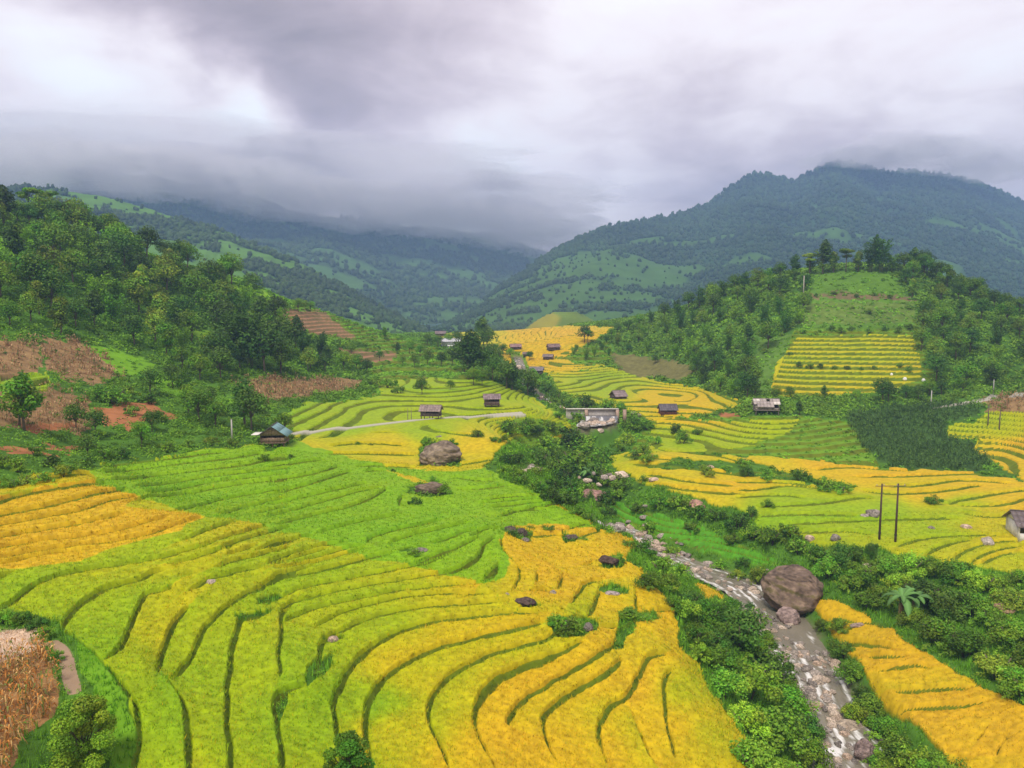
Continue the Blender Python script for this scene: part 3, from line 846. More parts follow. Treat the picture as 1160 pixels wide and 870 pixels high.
# warped direction for the broad banks of cloud
wsub = N(nt, 'ShaderNodeVectorMath', operation='SUBTRACT'); lk.new(wv.outputs['Color'], wsub.inputs[0]); wsub.inputs[1].default_value = (.5, .5, .5)
wsc = N(nt, 'ShaderNodeVectorMath', operation='SCALE'); lk.new(wsub.outputs[0], wsc.inputs[0]); wsc.inputs['Scale'].default_value = .26
wad = N(nt, 'ShaderNodeVectorMath', operation='ADD'); lk.new(D, wad.inputs[0]); lk.new(wsc.outputs[0], wad.inputs[1])
wn = N(nt, 'ShaderNodeVectorMath', operation='NORMALIZE'); lk.new(wad.outputs[0], wn.inputs[0])
val = math_('MULTIPLY_ADD', math_('SUBTRACT', n1_.outputs['Fac'], .5), .40, .475)
val = math_('ADD', val, math_('MULTIPLY', math_('SUBTRACT', n2_.outputs['Fac'], .5), .42))
val = math_('ADD', val, math_('MULTIPLY', math_('SUBTRACT', n3_.outputs['Fac'], .5), .16))
LOBES = [(190,55,8,-.10),(300,110,9,-.13),(390,160,8,-.12),(420,195,7,-.06),(500,70,6,-.09),(560,110,5,-.06),(120,15,8,-.06),
 (60,70,6,.17),(110,90,4,.12),(30,30,5,.1),(205,120,3.2,.13),(292,165,2.4,.26),(270,150,4,.1),(490,150,6,.10),(520,180,6,.07),(640,40,9,.11),(700,15,9,.12),(600,160,7,.06),(840,20,10,.11),(1000,60,10,.12),(1120,30,10,.14),(1150,120,7,.09),(440,10,6,.08),
 (860,130,9,-.07),(760,110,8,-.05),(950,165,6,-.08),(1060,180,6,-.07),(575,262,5,-.05),(60,190,9,.16),(180,200,8,.14),(300,225,9,.18),(450,215,8,.12),(520,235,7,.10),(640,230,8,.06),(1000,140,7,-.03)]
for px, py, ang, a in LOBES:
    dp = N(nt, 'ShaderNodeVectorMath', operation='DOT_PRODUCT'); lk.new(wn.outputs[0], dp.inputs[0]); dp.inputs[1].default_value = pixdir(px, py)
    k = 1.0 / (1 - math.cos(math.radians(ang)))
    g = math_('EXPONENT', math_('MULTIPLY', math_('SUBTRACT', dp.outputs['Value'], 1.0), k))
    val = math_('MULTIPLY_ADD', g, a * 1.25, val)
rmp = N(nt, 'ShaderNodeValToRGB'); cr = rmp.color_ramp
cr.elements[0].position = .10; cr.elements[0].color = (.22, .175, .18, 1)
cr.elements[1].position = .9; cr.elements[1].color = (1, 1, 1, 1)
e = cr.elements.new(.38); e.color = (.48, .39, .415, 1)
e = cr.elements.new(.55); e.color = (.69, .585, .61, 1)
e = cr.elements.new(.72); e.color = (.93, .84, .85, 1)
lk.new(val, rmp.inputs[0])
bg2 = N(nt, 'ShaderNodeBackground'); lk.new(rmp.outputs[0], bg2.inputs['Color']); bg2.inputs['Strength'].default_value = CLOUD_STR
mxs = N(nt, 'ShaderNodeMixShader'); mxs.inputs[0].default_value = .96
lk.new(bg1.outputs[0], mxs.inputs[1]); lk.new(bg2.outputs[0], mxs.inputs[2]); lk.new(mxs.outputs[0], wo.inputs['Surface'])
vs = scene.view_settings; vs.view_transform = 'Standard'; vs.look = 'None'; vs.gamma = 1; vs.exposure = EXPOSURE
scene.cycles.max_bounces = 12; scene.cycles.diffuse_bounces = 3; scene.cycles.glossy_bounces = 2; scene.cycles.transmission_bounces = 2; scene.cycles.transparent_max_bounces = 4
scene.cycles.volume_bounces = 12
# ------------------------------------------------------------------ mountains beyond the valley
def icosa():
    t = (1 + 5 ** .5) / 2
    v = np.array([(-1,t,0),(1,t,0),(-1,-t,0),(1,-t,0),(0,-1,t),(0,1,t),(0,-1,-t),(0,1,-t),(t,0,-1),(t,0,1),(-t,0,-1),(-t,0,1)], float)
    v /= np.linalg.norm(v[0])
    f = np.array([(0,11,5),(0,5,1),(0,1,7),(0,7,10),(0,10,11),(1,5,9),(5,11,4),(11,10,2),(10,7,6),(7,1,8),(3,9,4),(3,4,2),(3,2,6),(3,6,8),(3,8,9),(4,9,5),(2,4,11),(6,2,10),(8,6,7),(9,8,1)])
    return v, f
def subdiv(v, f):
    v = list(map(tuple, v)); key = {}
    def mid(a, b):
        k = (min(a, b), max(a, b))
        if k not in key:
            m = (np.array(v[a]) + np.array(v[b])) / 2; m /= np.linalg.norm(m); v.append(tuple(m)); key[k] = len(v) - 1
        return key[k]
    g = []
    for a, b, c in f:
        ab, bc, ca = mid(a, b), mid(b, c), mid(c, a)
        g += [(a, ab, ca), (b, bc, ab), (c, ca, bc), (ab, bc, ca)]
    return np.array(v), np.array(g)
ICO0 = icosa(); ICO1 = subdiv(*ICO0); ICO2 = subdiv(*ICO1); ICO3 = subdiv(*ICO2); ICO4 = subdiv(*ICO3)
def noise3(p, s=0):
    return (fbm(p[:, 0] + 3.1 * p[:, 2], p[:, 1] - 2.3 * p[:, 2], s, 3) + fbm(p[:, 1] + 7.7, p[:, 2] + 1.9 * p[:, 0], s + 50, 3)) / 2 - .5

def mountain(crest, foot, zf, seed, nu=420, nt=120, rid=.22, scale=180., back=.6, name='mountain', green=(.045, .088, .02), lite=(.065, .145, .024), cut=.58, ncl=5000, csize=(5, 11), power=1.12, lift=.10):
    c = np.array(crest, float); f = np.array(foot, float)
    px = np.linspace(c[0, 0], c[-1, 0], nu)
    py = np.interp(px, c[:, 0], c[:, 1]); yc = np.interp(px, c[:, 0], c[:, 2]); yf = np.interp(px, f[:, 0], f[:, 1])
    jag = (fbm(px / 9.0, px * 0 + seed, seed, 4) - .5) * 4.0
    u, s = ray(px, py + jag)
    zc = s * yc
    t = np.concatenate([np.linspace(0, 1, nt), 1 + np.linspace(0, back, nt // 4)[1:]])
    T, U = np.meshgrid(t, u, indexing='ij')
    YC = np.broadcast_to(yc, T.shape); YF = np.broadcast_to(yf, T.shape)
    Yg = YF + (YC - YF) * T; Xg = U * Yg
    tt = np.clip(T, 0, 1)
    H = (zc - zf)
    Zg = zf + H * tt ** power
    rn = 1 - np.abs(2 * fbm(Xg / scale, Yg / scale * .8, seed, 5) - 1)
    n2 = fbm(Xg / (scale * .22), Yg / (scale * .22), seed + 9, 4) - .5
    Zg += H * (rid * (rn - .78) * np.sin(PI * tt) ** .8 + .05 * n2 * np.sin(PI * tt) ** .5)
    Zg = np.where(T > 1, zc - H * 1.1 * (T - 1) / back * .8, Zg)
    n3 = fbm(Xg / 95, Yg / 60, seed + 5, 4); n4 = fbm(Xg / 18, Yg / 18, seed + 6, 3)
    cut = cut + lift * sstep(50, 230, Zg)
    lm = sstep(cut - .03, cut + .07, n3 + .16 * (n4 - .5))
    colr = np.array(green) * (.6 + .8 * n4[..., None])
    colr = colr * (1 - lm[..., None]) + np.array(lite) * (.75 + .5 * n4[..., None]) * lm[..., None]
    gi = np.arange(T.size).reshape(T.shape)
    q = np.stack([gi[:-1, :-1], gi[:-1, 1:], gi[1:, 1:], gi[1:, :-1]], -1).reshape(-1, 4)
    o = link(name, mesh_np(name, np.stack([Xg, Yg, Zg], -1).reshape(-1, 3), q, M_GROUND, colr.reshape(-1, 3), True))
    tag(o, kind='structure')
    # the trees on it
    r = np.random.default_rng(seed)
    k = r.integers(0, nt - 1, ncl * 3); j = r.integers(0, nu - 1, ncl * 3)
    keep = (lm[k, j] < .5) | (r.random(len(k)) < .04)
    k, j = k[keep][:ncl], j[keep][:ncl]
    fx, fy = r.random(len(k)), r.random(len(k))
    def lerp(G): return (G[k, j] * (1 - fx) + G[k, j + 1] * fx) * (1 - fy) + (G[k + 1, j] * (1 - fx) + G[k + 1, j + 1] * fx) * fy
    P = np.stack([lerp(Xg), lerp(Yg), lerp(Zg)], -1)
    R = (csize[0] + (csize[1] - csize[0]) * r.random(len(k)) ** 1.8) * np.clip(P[:, 1] / 1500, .6, 1.25)
    v, fcs = ICO0
    j3 = r.uniform(.55, 1.25, (len(k), 12, 1))
    ax = np.stack([R * .5, R * .5, R * r.uniform(.45, .8, len(k))], -1)
    th = r.random(len(k)) * TAU
    vv = np.stack([v[None, :, 0] * np.cos(th)[:, None] - v[None, :, 1] * np.sin(th)[:, None], v[None, :, 0] * np.sin(th)[:, None] + v[None, :, 1] * np.cos(th)[:, None], np.broadcast_to(v[None, :, 2], (len(k), 12))], -1)
    VV = vv * j3 * ax[:, None] + P[:, None] + np.array([0, 0, 1]) * ax[:, None, 2:3] * .55
    CC = np.array(green) * 1.0 * r.uniform(.7, 1.35, (len(k), 1, 1)) * r.uniform(.8, 1.2, (len(k), 12, 1)) + np.array([.02, .022, 0]) * r.random((len(k), 1, 1))
    CC = CC * (.5 + 1.0 * fbm(P[:, 0] / 70, P[:, 1] / 90, seed + 31, 4))[:, None, None]
    FF = fcs[None] + (np.arange(len(k)) * 12)[:, None, None]
    return mesh_np('forest', VV.reshape(-1, 3), FF.reshape(-1, 3), M_LEAFS, CC.reshape(-1, 3), True)

m1 = mountain([(455,398,880),(475,390,900),(490,379,930),(520,356,1000),(560,331,1080),(600,302,1180),(640,277,1270),(680,260,1350),(720,252,1430),(760,245,1520),(800,233,1640),(830,211,1740),(850,197,1780),(870,198,1800),(900,206,1830),(925,193,1860),(950,183,1880),(975,188,1900),(1000,194,1940),(1040,194,1950),(1080,201,1960),(1110,209,1970),(1135,219,1990),(1160,229,2000),(1260,262,2020),(1420,300,2050)],
    [(455,840),(560,700),(700,640),(900,700),(1160,760),(1420,800)], -22, 11, back=.25, nu=560, nt=170, rid=.20, scale=260, green=(.035, .080, .028), ncl=38000, cut=.50, lift=.18, csize=(4, 10))
tag(link('forest', m1), 'hazy blue green forest over the high mountain at the right', 'forest', None, 'stuff')
m2 = mountain([(-160,190,820),(0,212,860),(60,213,870),(130,226,880),(200,246,880),(260,264,870),(300,281,850),(350,303,830),(400,331,810),(440,353,800),(480,375,800),(500,386,800),(520,397,800)],
    [(-160,420),(200,430),(400,520),(520,640)], -24, 23, nu=380, nt=120, rid=.18, scale=150, ncl=12000, cut=.43, lift=.04, csize=(4, 10), lite=(.10, .22, .024))
tag(link('forest', m2), 'scattered trees on the bright green ridge behind the left hill', 'forest', None, 'stuff')
m3 = mountain([(-200,170,1748),(0,190,1748),(100,192,1748),(200,205,1763),(300,228,1786),(340,243,1808),(400,248,1862),(450,256,1900),(520,262,1976),(560,268,2052),(600,280,2166),(650,296,2204),(720,312,2204)],
    [(-200,900),(300,900),(480,1000),(600,1200),(720,1250)], -20, 37, nu=420, nt=130, rid=.34, scale=420, ncl=14000, lift=.04, back=.12, cut=.50, csize=(5, 12), lite=(.075, .16, .03))
tag(link('forest', m3), 'dim forest on the far range under the cloud', 'forest', None, 'stuff')

# terraced green knoll at the head of the valley
kc = hit(640, 383)[0]; 
yk = 520.0; uk, sk = ray(640, 383); xk = float(uk) * yk; zk = float(sk) * yk - 1
th, rr_ = np.meshgrid(np.linspace(0, TAU, 73), np.linspace(0, 1, 40))
hk = 19.5 * (1 - sstep(.1, 1.0, rr_)) ; st = 1.6
hk = np.floor(hk / st) * st + st * sstep(.5, 1, (hk / st) % 1)
Xk = xk + np.cos(th) * rr_ * (46 + 5 * np.sin(th * 2)); Yk = yk + np.sin(th) * rr_ * 60; Zk = zk + hk
gi = np.arange(Xk.size).reshape(Xk.shape)
nk = fbm(Xk / 6, Yk / 12, 5, 3)[..., None]
ck = np.array([.13, .20, .03]) * (.7 + .6 * nk) + np.array([.14, .05, 0]) * sstep(.5, .62, fbm(Xk / 20, Yk / 30, 8, 2))[..., None]
kn = link('hill', mesh_np('hill', np.stack([Xk, Yk, Zk], -1).reshape(-1, 3), np.stack([gi[:-1, :-1], gi[:-1, 1:], gi[1:, 1:], gi[1:, :-1]], -1).reshape(-1, 4), M_GROUND, ck.reshape(-1, 3), True))
tag(kn, kind='structure')

# ------------------------------------------------------------------ air: haze and the low clouds that hide the summits
def vol_mat(name, dens, color, aniso=0.0):
    m, nt, ns, lk = nodes_of(name)
    out = N(nt, 'ShaderNodeOutputMaterial'); v = N(nt, 'ShaderNodeVolumePrincipled')
    v.inputs['Density Attribute'].default_value = ''; v.inputs['Color Attribute'].default_value = ''; v.inputs['Temperature Attribute'].default_value = ''
    v.inputs['Density'].default_value = dens; v.inputs['Color'].default_value = (*color, 1); v.inputs['Anisotropy'].default_value = aniso
    v.inputs['Blackbody Intensity'].default_value = 0
    lk.new(v.outputs[0], out.inputs['Volume'])
    return m
hz = MB(); hz.box(0, 1240, 175, 6000, 2760, 470)
hzo = link('haze', hz.mesh('haze', vol_mat('haze_air', .00038 * HAZE, (.36, .56, .95))))
tag(hzo, kind='stuff')
M_CLOUD = vol_mat('low_cloud_air', .0052, (1, .985, .985), 0.0)  # low clouds over the summits, built as volumes inside the haze box
def low_cloud(px, py, Yd, sx, sy, sz, seed, n=1):
    v, f = ICO4
    d = 1 + .9 * noise3(v * 1.7 + seed, seed) + .8 * noise3(v * 4.0 + seed * 2, seed + 3) + .5 * noise3(v * 9.0 + seed, seed + 6)
    u, s = ray(px, py)
    V = v * d[:, None] * (sx, sy, sz) + (float(u) * Yd, Yd, float(s) * Yd)
    V[:, 2] = np.minimum(V[:, 2], 404)
    return V, f
LOW_CLOUDS = [(-40,180,1292,250.8,154,50.16),(90,192,1444,250.8,154,45.98),(210,200,1520,228,161,51.832),(310,218,1558,205.2,161,51.832),(400,232,1634,197.6,168,51.832),(480,242,1710,190,168,51.832),(560,254,1824,197.6,168,51.832),(620,268,1900,167.2,168,50.16),(150,160,1672,456,182,66.88),(380,190,1748,456,182,75.24),(560,225,1900,319.2,182,66.88),(1000,173,1750,120,150,29.9),(1060,175,1780,140,150,39.1),(1125,189,1830,120,150,34.5),(955,179,1780,90,120,18.4)]
for i, a in enumerate(LOW_CLOUDS):
    Vm, Fm = low_cloud(*a, seed=4 + i * 3)
    o = link('low_cloud', mesh_np('low_cloud', Vm, Fm, M_CLOUD, None, True))
    tag(o, 'grey low cloud along the far left range' if i < 11 else 'thin low cloud wrapped round the summit of the high right mountain', 'low_cloud', 'low cloud on the far left range' if i < 11 else 'low cloud at the right summit', 'stuff')
# ------------------------------------------------------------------ plants: shapes
def rot_rand(r, n):
    q = r.normal(size=(n, 4)); q /= np.linalg.norm(q, axis=1)[:, None]
    w, x, y, z = q.T
    return np.stack([np.stack([1 - 2 * (y * y + z * z), 2 * (x * y - z * w), 2 * (x * z + y * w)], -1),
                     np.stack([2 * (x * y + z * w), 1 - 2 * (x * x + z * z), 2 * (y * z - x * w)], -1),
                     np.stack([2 * (x * z - y * w), 2 * (y * z + x * w), 1 - 2 * (x * x + y * y)], -1)], 1)
def leaf_cards(mb, P, Nrm, L, W, C, r, bend=.25):
    """folded leaf shapes at P facing about Nrm; two triangles each"""
    n = len(P)
    Nn = Nrm + r.normal(0, .55, (n, 3)); Nn /= np.linalg.norm(Nn, axis=1)[:, None] + 1e-9
    t = r.normal(size=(n, 3)); t -= (t * Nn).sum(1)[:, None] * Nn; t /= np.linalg.norm(t, axis=1)[:, None] + 1e-9
    b = np.cross(Nn, t)
    L = np.broadcast_to(L, (n,))[:, None]; W = np.broadcast_to(W, (n,))[:, None]
    a0 = P - t * L * .5; a1 = P + t * L * .5 - Nn * L * bend * .5
    m0 = P + b * W * .5 - t * L * .08 - Nn * W * bend * .6; m1 = P - b * W * .5 - t * L * .08 - Nn * W * bend * .6
    V = np.stack([a0, m0, a1, m1], 1).reshape(-1, 3)
    k = np.arange(n)[:, None] * 4
    T = np.concatenate([k + [0, 1, 2], k + [0, 2, 3]])
    mb.add(V, None, T, np.repeat(C, 4, 0))
def lobe_leaves(mb, ctr, rad, n, size, col, r, shell=.35, down=.75):
    d = r.normal(size=(n, 3)); d /= np.linalg.norm(d, axis=1)[:, None]
    d[:, 2] = np.where(d[:, 2] < -.3, d[:, 2] * down, d[:, 2])
    rad = np.asarray(rad, float)
    lump = 1 + .45 * (noise3(d * 2.3 + ctr[0] * 3.3 + ctr[2], 5)) * 2
    k = (1 - shell * r.random(n) ** 1.6) * lump
    P = np.asarray(ctr) + d * k[:, None] * rad
    nr = d * np.array([1, 1, 1.0]) + np.array([0, 0, .55])
    c = np.asarray(col) * r.uniform(.72, 1.3, (n, 1)) * np.stack([r.uniform(.85, 1.2, n), np.ones(n), r.uniform(.8, 1.2, n)], -1)
    leaf_cards(mb, P, nr, size * r.uniform(.7, 1.35, n), size * r.uniform(.55, 1.0, n), c, r)
GREENS = {'dark': (.065, .155, .016), 'mid': (.115, .25, .014), 'olive': (.155, .275, .02), 'bright': (.19, .36, .02), 'lush': (.125, .29, .018)}
def make_tree(seed, kind, tone, h=8.0, nl=1500):
    """returns (trunk mesh, crown mesh) for a tree about h metres tall standing at the origin"""
    r = np.random.default_rng(seed)
    tb, cb_ = MB(), MB()
    base_c = np.array(GREENS[tone])
    bark = np.array([.16, .125, .09])
    lobes = []
    if kind == 'broad':
        th = h * .38
        k = 9
        for i in range(k):
            a = i * 2.4 + r.uniform(-.4, .4); q = math.sqrt((i + .4) / k)
            R = h * .30 * q
            z = h * (.86 - .42 * q * q) + r.uniform(-.06, .06) * h
            s = h * r.uniform(.15, .22)
            lobes.append(((math.cos(a) * R, math.sin(a) * R, z), (s * 1.1, s * 1.1, s * .8)))
    elif kind == 'tall':
        th = h * .45
        for i in range(9):
            z = h * (.30 + .62 * i / 8); a = r.uniform(0, TAU); q = h * .13 * math.sin(PI * (i + 1.2) / 10.0)
            s = h * (.09 + .075 * math.sin(PI * (i + 1) / 10.5)) * r.uniform(.8, 1.25)
            lobes.append(((math.cos(a) * q, math.sin(a) * q, z), (s, s, s * .95)))
    elif kind == 'airy':
        th = h * .7
        for i in range(7):
            a = i * 2.4; q = h * .24 * math.sqrt((i + .3) / 7); z = h * (.95 - .12 * r.random() - .18 * (i % 3 == 2))
            s = h * r.uniform(.09, .15)
            lobes.append(((math.cos(a) * q, math.sin(a) * q, z), (s * 1.25, s * 1.25, s * .5)))
    elif kind == 'bushy':
        th = h * .4
        for i in range(26):
            f_ = (i + .5) / 26; zz_ = h * (.14 + .78 * f_); a = i * 2.4; prof = h * .36 * math.sin(PI * (.16 + .80 * f_)) ** .7
            q = prof * (.82 if i % 4 else .2); s = h * r.uniform(.085, .135)
            lobes.append(((math.cos(a) * q, math.sin(a) * q, zz_), (s, s, s * .85)))
    if kind in ('broad', 'tall', 'airy', 'bushy'):
        top = (r.uniform(-.04, .04) * h, r.uniform(-.04, .04) * h, th)
        tb.tube([(0, 0, -.5), (top[0] * .3, top[1] * .5, th * .5), top, (top[0], top[1], h * .8)], [h * .026, h * .02, h * .015, h * .006], 7, bark)
        for c, s in lobes:
            tb.tube([(top[0] * .6, top[1] * .6, th * .75), (c[0] * .5 + top[0] * .5, c[1] * .5 + top[1] * .5, (th + c[2]) * .5), c], [h * .011, h * .007, h * .003], 5, bark)
        vol = np.array([s[0] * s[1] for _, s in lobes]); vol /= vol.sum()
        for (c, s), vv in zip(lobes, vol):
            cc = base_c * r.uniform(.7, 1.45) * np.array([r.uniform(.85, 1.3), 1, r.uniform(.8, 1.1)])
            lobe_leaves(cb_, c, np.array(s) * (1.12 if kind == 'broad' else 1), int(nl * vv), h * (.026 if kind == 'bushy' else .055), cc, r)
    if kind == 'bamboo':
        k = 16
        for i in range(k):
            a = r.uniform(0, TAU); le = r.uniform(.10, .34) * h; hh = h * r.uniform(.7, 1.05)
            t = np.linspace(0, 1, 9)
            b0 = np.array([math.cos(a), math.sin(a)]) * h * .04
            x = b0[0] + math.cos(a) * le * t ** 2.2; y = b0[1] + math.sin(a) * le * t ** 2.2
            z = hh * (t - .22 * (le / h / .3) * t ** 4)
            pts_ = np.stack([x, y, z], -1)
            tb.tube(pts_, np.linspace(h * .006, h * .001, 9), 4, (.16, .19, .05))
            cc = base_c * r.uniform(.75, 1.4)
            m = nl // k
            tt = r.uniform(.25, 1, m); P = np.stack([np.interp(tt, t, pts_[:, j]) for j in range(3)], -1)
            sp_ = h * .055 * np.sin(PI * np.clip(tt, .1, .97)) + h * .012
            P = P + r.normal(0, 1, (m, 3)) * sp_[:, None] * [1, 1, .8]
            c = cc * r.uniform(.7, 1.35, (m, 1))
            leaf_cards(cb_, P, np.tile((0, 0, .8), (m, 1)), h * .062 * r.uniform(.6, 1.3, m), h * .028, c, r, .5)
    return tb.mesh('trunk', M_BARK), cb_.mesh('crown', M_LEAF)
def make_shrub(seed, tone, nl=900, k=7, leaf=.13, flat=.75):
    """bush about one metre in radius, at the origin: uneven leafy lobes with sprigs that stick out"""
    r = np.random.default_rng(seed); cb_ = MB(); k = k + 3
    for i in range(4):
        a = r.uniform(0, TAU)
        cb_.tube([(0, 0, -.3), (math.cos(a) * .25, math.sin(a) * .25, .4), (math.cos(a) * .5, math.sin(a) * .5, .8)], [.04, .03, .015], 4, (.15, .12, .08))
    for i in range(k):
        a = i * 2.4 + r.uniform(-.8, .8); q = r.uniform(.1, .8) if i else .1; s = r.uniform(.18, .46) * (1.15 - .4 * q)
        c = (math.cos(a) * q, math.sin(a) * q, (.95 - .62 * q * q) * flat * r.uniform(.55, 1.25))
        cc = np.array(GREENS[tone]) * r.uniform(.65, 1.5) * np.array([r.uniform(.85, 1.3), 1, 1])
        lobe_leaves(cb_, c, (s, s, s * r.uniform(.7, 1.1)), int(nl * .75) // k, leaf, cc, r, shell=.6)
    ns = 22; m = int(nl * .25) // ns
    for i in range(ns):
        a = r.uniform(0, TAU); e_ = r.uniform(.25, 1.3); l_ = r.uniform(.7, 1.25)
        d = np.array([math.cos(a) * math.cos(e_), math.sin(a) * math.cos(e_), math.sin(e_)]); t = r.uniform(.5, 1, m)[:, None]
        P = d * t * l_ * np.array([1, 1, .95]) + np.array([0, 0, -.25]) * t ** 3 * math.cos(e_) + r.normal(0, .045, (m, 3)) + [0, 0, .05]
        cc = np.array(GREENS[tone]) * r.uniform(.9, 1.7) * np.array([r.uniform(1, 1.35), 1, 1])
        leaf_cards(cb_, P, np.tile(d + [0, 0, .5], (m, 1)), leaf * r.uniform(.8, 1.4, m), leaf * .55, cc * r.uniform(.8, 1.25, (m, 1)), r)
    return cb_.mesh('shrub', M_LEAF)

TREE = {}
for nm, kind, tones in (('broad', 'broad', ('dark', 'mid', 'dark', 'olive', 'mid')), ('tall', 'tall', ('dark', 'mid', 'olive')), ('airy', 'airy', ('mid', 'olive')), ('bamboo', 'bamboo', ('dark', 'lush', 'bright', 'bright'))):
    TREE[nm] = [(tn,) + make_tree(100 + 13 * i + len(nm) * 7, kind, tn) for i, tn in enumerate(tones)]
BIGT = make_tree(501, 'bushy', 'bright', nl=15000), make_tree(502, 'bushy', 'lush', nl=15000)
SHRUB = {tn: [make_shrub(300 + i * 7 + len(tn), tn, 900) for i in range(5)] for tn in ('dark', 'mid', 'olive', 'bright', 'lush')}
NEARS = {tn: [make_shrub(400 + i * 7 + len(tn), tn, 4200, 11, .085) for i in range(4)] for tn in ('dark', 'mid', 'olive', 'lush', 'bright')}

UNITS = 'zeroth first second third fourth fifth sixth seventh eighth ninth tenth eleventh twelfth thirteenth fourteenth fifteenth sixteenth seventeenth eighteenth nineteenth'.split()
TENS = {2: 'twent', 3: 'thirt', 4: 'fort', 5: 'fift', 6: 'sixt', 7: 'sevent', 8: 'eight', 9: 'ninet'}
def ordinal(n):
    if n < 20: return UNITS[n]
    t, u = divmod(n, 10)
    return TENS[t] + 'ieth' if u == 0 else TENS[t] + 'y-' + UNITS[u]

PLACED = []
def place_tree(x, y, kind, h, var=None, name=None, label='', cat='tree', group=None, meshes=None, sx=1.0):
    z = float(zat(x, y))
    e = bpy.data.objects.new(name or {'bamboo': 'bamboo_clump'}.get(kind, 'tree'), None); COL.objects.link(e)
    e.empty_display_size = .5
    if meshes is None:
        vs_ = TREE[kind]; vv = vs_[random.randrange(len(vs_)) if var is None else var % len(vs_)]
        tm, cm = vv[1], vv[2]
    else: tm, cm = meshes
    e.location = (x, y, z); s = h / 8.0; e.scale = (s * sx, s * sx, s); e.rotation_euler = (0, 0, random.uniform(0, TAU))
    link('trunk', tm, e); link('crown', cm, e)
    tag(e, label, cat, group)
    PLACED.append((x, y))
    return e
def place_shrub(x, y, rad, tone, label='', group=None, hs=1.0, near=False, name='shrub', sink=0.0):
    z = float(zat(x, y)) - sink
    me = random.choice((NEARS if near else SHRUB)[tone])
    o = link(name, me, None, (x, y, z)); o.scale = (rad, rad, rad * hs); o.rotation_euler = (0, 0, random.uniform(0, TAU))
    tag(o, label, 'shrub', group)
    return o
def pix_scale(Yd): return FOC / Yd       # photo pixels per metre, roughly

def name_row(items, phrase, order='from the left'):
    """items: list of objects sorted later by photo x; phrase has one {} for the ordinal"""
    items = sorted(items, key=lambda o: float(project(*[np.float64(v) for v in o.location])[0]))
    for i, o in enumerate(items): o['label'] = phrase.format(ordinal(i + 1))

def sample_poly(poly, n, mind, avoid=(), tries=60, ymin=0, ymax=999):
    p = np.array(poly, float); out = []
    lo, hi = p.min(0), p.max(0)
    cand = RNG.uniform(lo, hi, (n * tries, 2))
    cand = cand[inpoly(cand[:, 0], cand[:, 1], poly)]
    for a in avoid: cand = cand[~inpoly(cand[:, 0], cand[:, 1], a)]
    h = hit(cand[:, 0], cand[:, 1])
    ok = (h[:, 1] > ymin) & (h[:, 1] < ymax)
    h = h[ok]
    # even spread over the ground, not over the picture
    w = h[:, 1] ** 0
    for q in h:
        if len(out) >= n: break
        md = mind * random.uniform(.75, 1.35)
        if all((q[0] - a[0]) ** 2 + (q[1] - a[1]) ** 2 > md * md for a in out):
            out.append(q)
    return out

# ------------------------------------------------------------------ woods on the left hillside
def kind_pick(ws):
    ks = list(ws); return random.choices(ks, [ws[k] for k in ks])[0]
G = 'trees of the wood on the left hillside'
row = []
for i, px in enumerate(np.linspace(-14, 312, 30)):
    px = px + random.uniform(-4, 4)
    yc = np.interp(px, [-20, 0, 100, 200, 300, 330], [250, 248, 260, 294, 318, 335])
    q = hit(px, yc + random.uniform(2, 12))[0]
    k = kind_pick({'broad': 6, 'tall': 3, 'bamboo': 1})
    row.append(place_tree(q[0], q[1], k, random.uniform(6.0, 9.5), group=G))
for px, py, k, h in ((34, 250, 'airy', 9.5), (52, 252, 'airy', 9.0), (4, 256, 'tall', 10), (262, 305, 'tall', 8), (275, 312, 'tall', 8.5), (171, 284, 'tall', 7)):
    q = hit(px, py)[0]; row.append(place_tree(q[0], q[1], k, h, group=G))
name_row(row, '{} tree from the left along the skyline of the left hill')
WOODL = [(-40,262),(30,262),(60,250),(120,275),(200,306),(300,332),(318,352),(316,372),(400,424),(330,428),(262,428),(236,436),(190,412),(130,384),(86,382),(0,384),(-40,384)]
spots = sample_poly(WOODL, 100, 5.4, LAWN[3:4] + LAWN[6:7] + DRY[4:5], tries=80)
bands = {0: [], 1: [], 2: [], 3: []}
for q in spots:
    p = project(*q); f = (p[1] - np.interp(p[0], [0, 100, 200, 300, 400], [255, 268, 300, 330, 370])) / (np.interp(p[0], [0, 200, 400], [384, 425, 428]) - np.interp(p[0], [0, 100, 200, 300, 400], [255, 268, 300, 330, 370]))
    b = int(np.clip(f * 4, 0, 3))
    dk = p[0] > 235 and p[1] > 330
    k = kind_pick({'broad': 6, 'tall': 2, 'bamboo': 2})
    bands[b].append(place_tree(q[0], q[1], k, random.uniform(6.6, 10.2) * (1.0 if b < 3 else .75), var=0 if dk and random.random() < .6 else None, group=G))
for b, t in zip(range(4), ('highest', 'upper middle', 'lower middle', 'lowest')):
    name_row(bands[b], '{} tree from left in the ' + t + ' band of the left hillside wood')
big = []
for px, py, k, h, v in ((262, 408, 'bamboo', 14, 0), (284, 416, 'bamboo', 15, 0), (300, 424, 'broad', 12, 0), (270, 372, 'bamboo', 11, 0), (296, 388, 'tall', 12, 0), (246, 420, 'broad', 9, 0), (318, 425, 'broad', 9, 0)):
    q = hit(px, py)[0]; big.append(place_tree(q[0], q[1], k, h, var=v, group='tall dark trees at the hill corner'))
name_row(big, '{} from left of the tall dark trees at the left hill corner')
foot = []
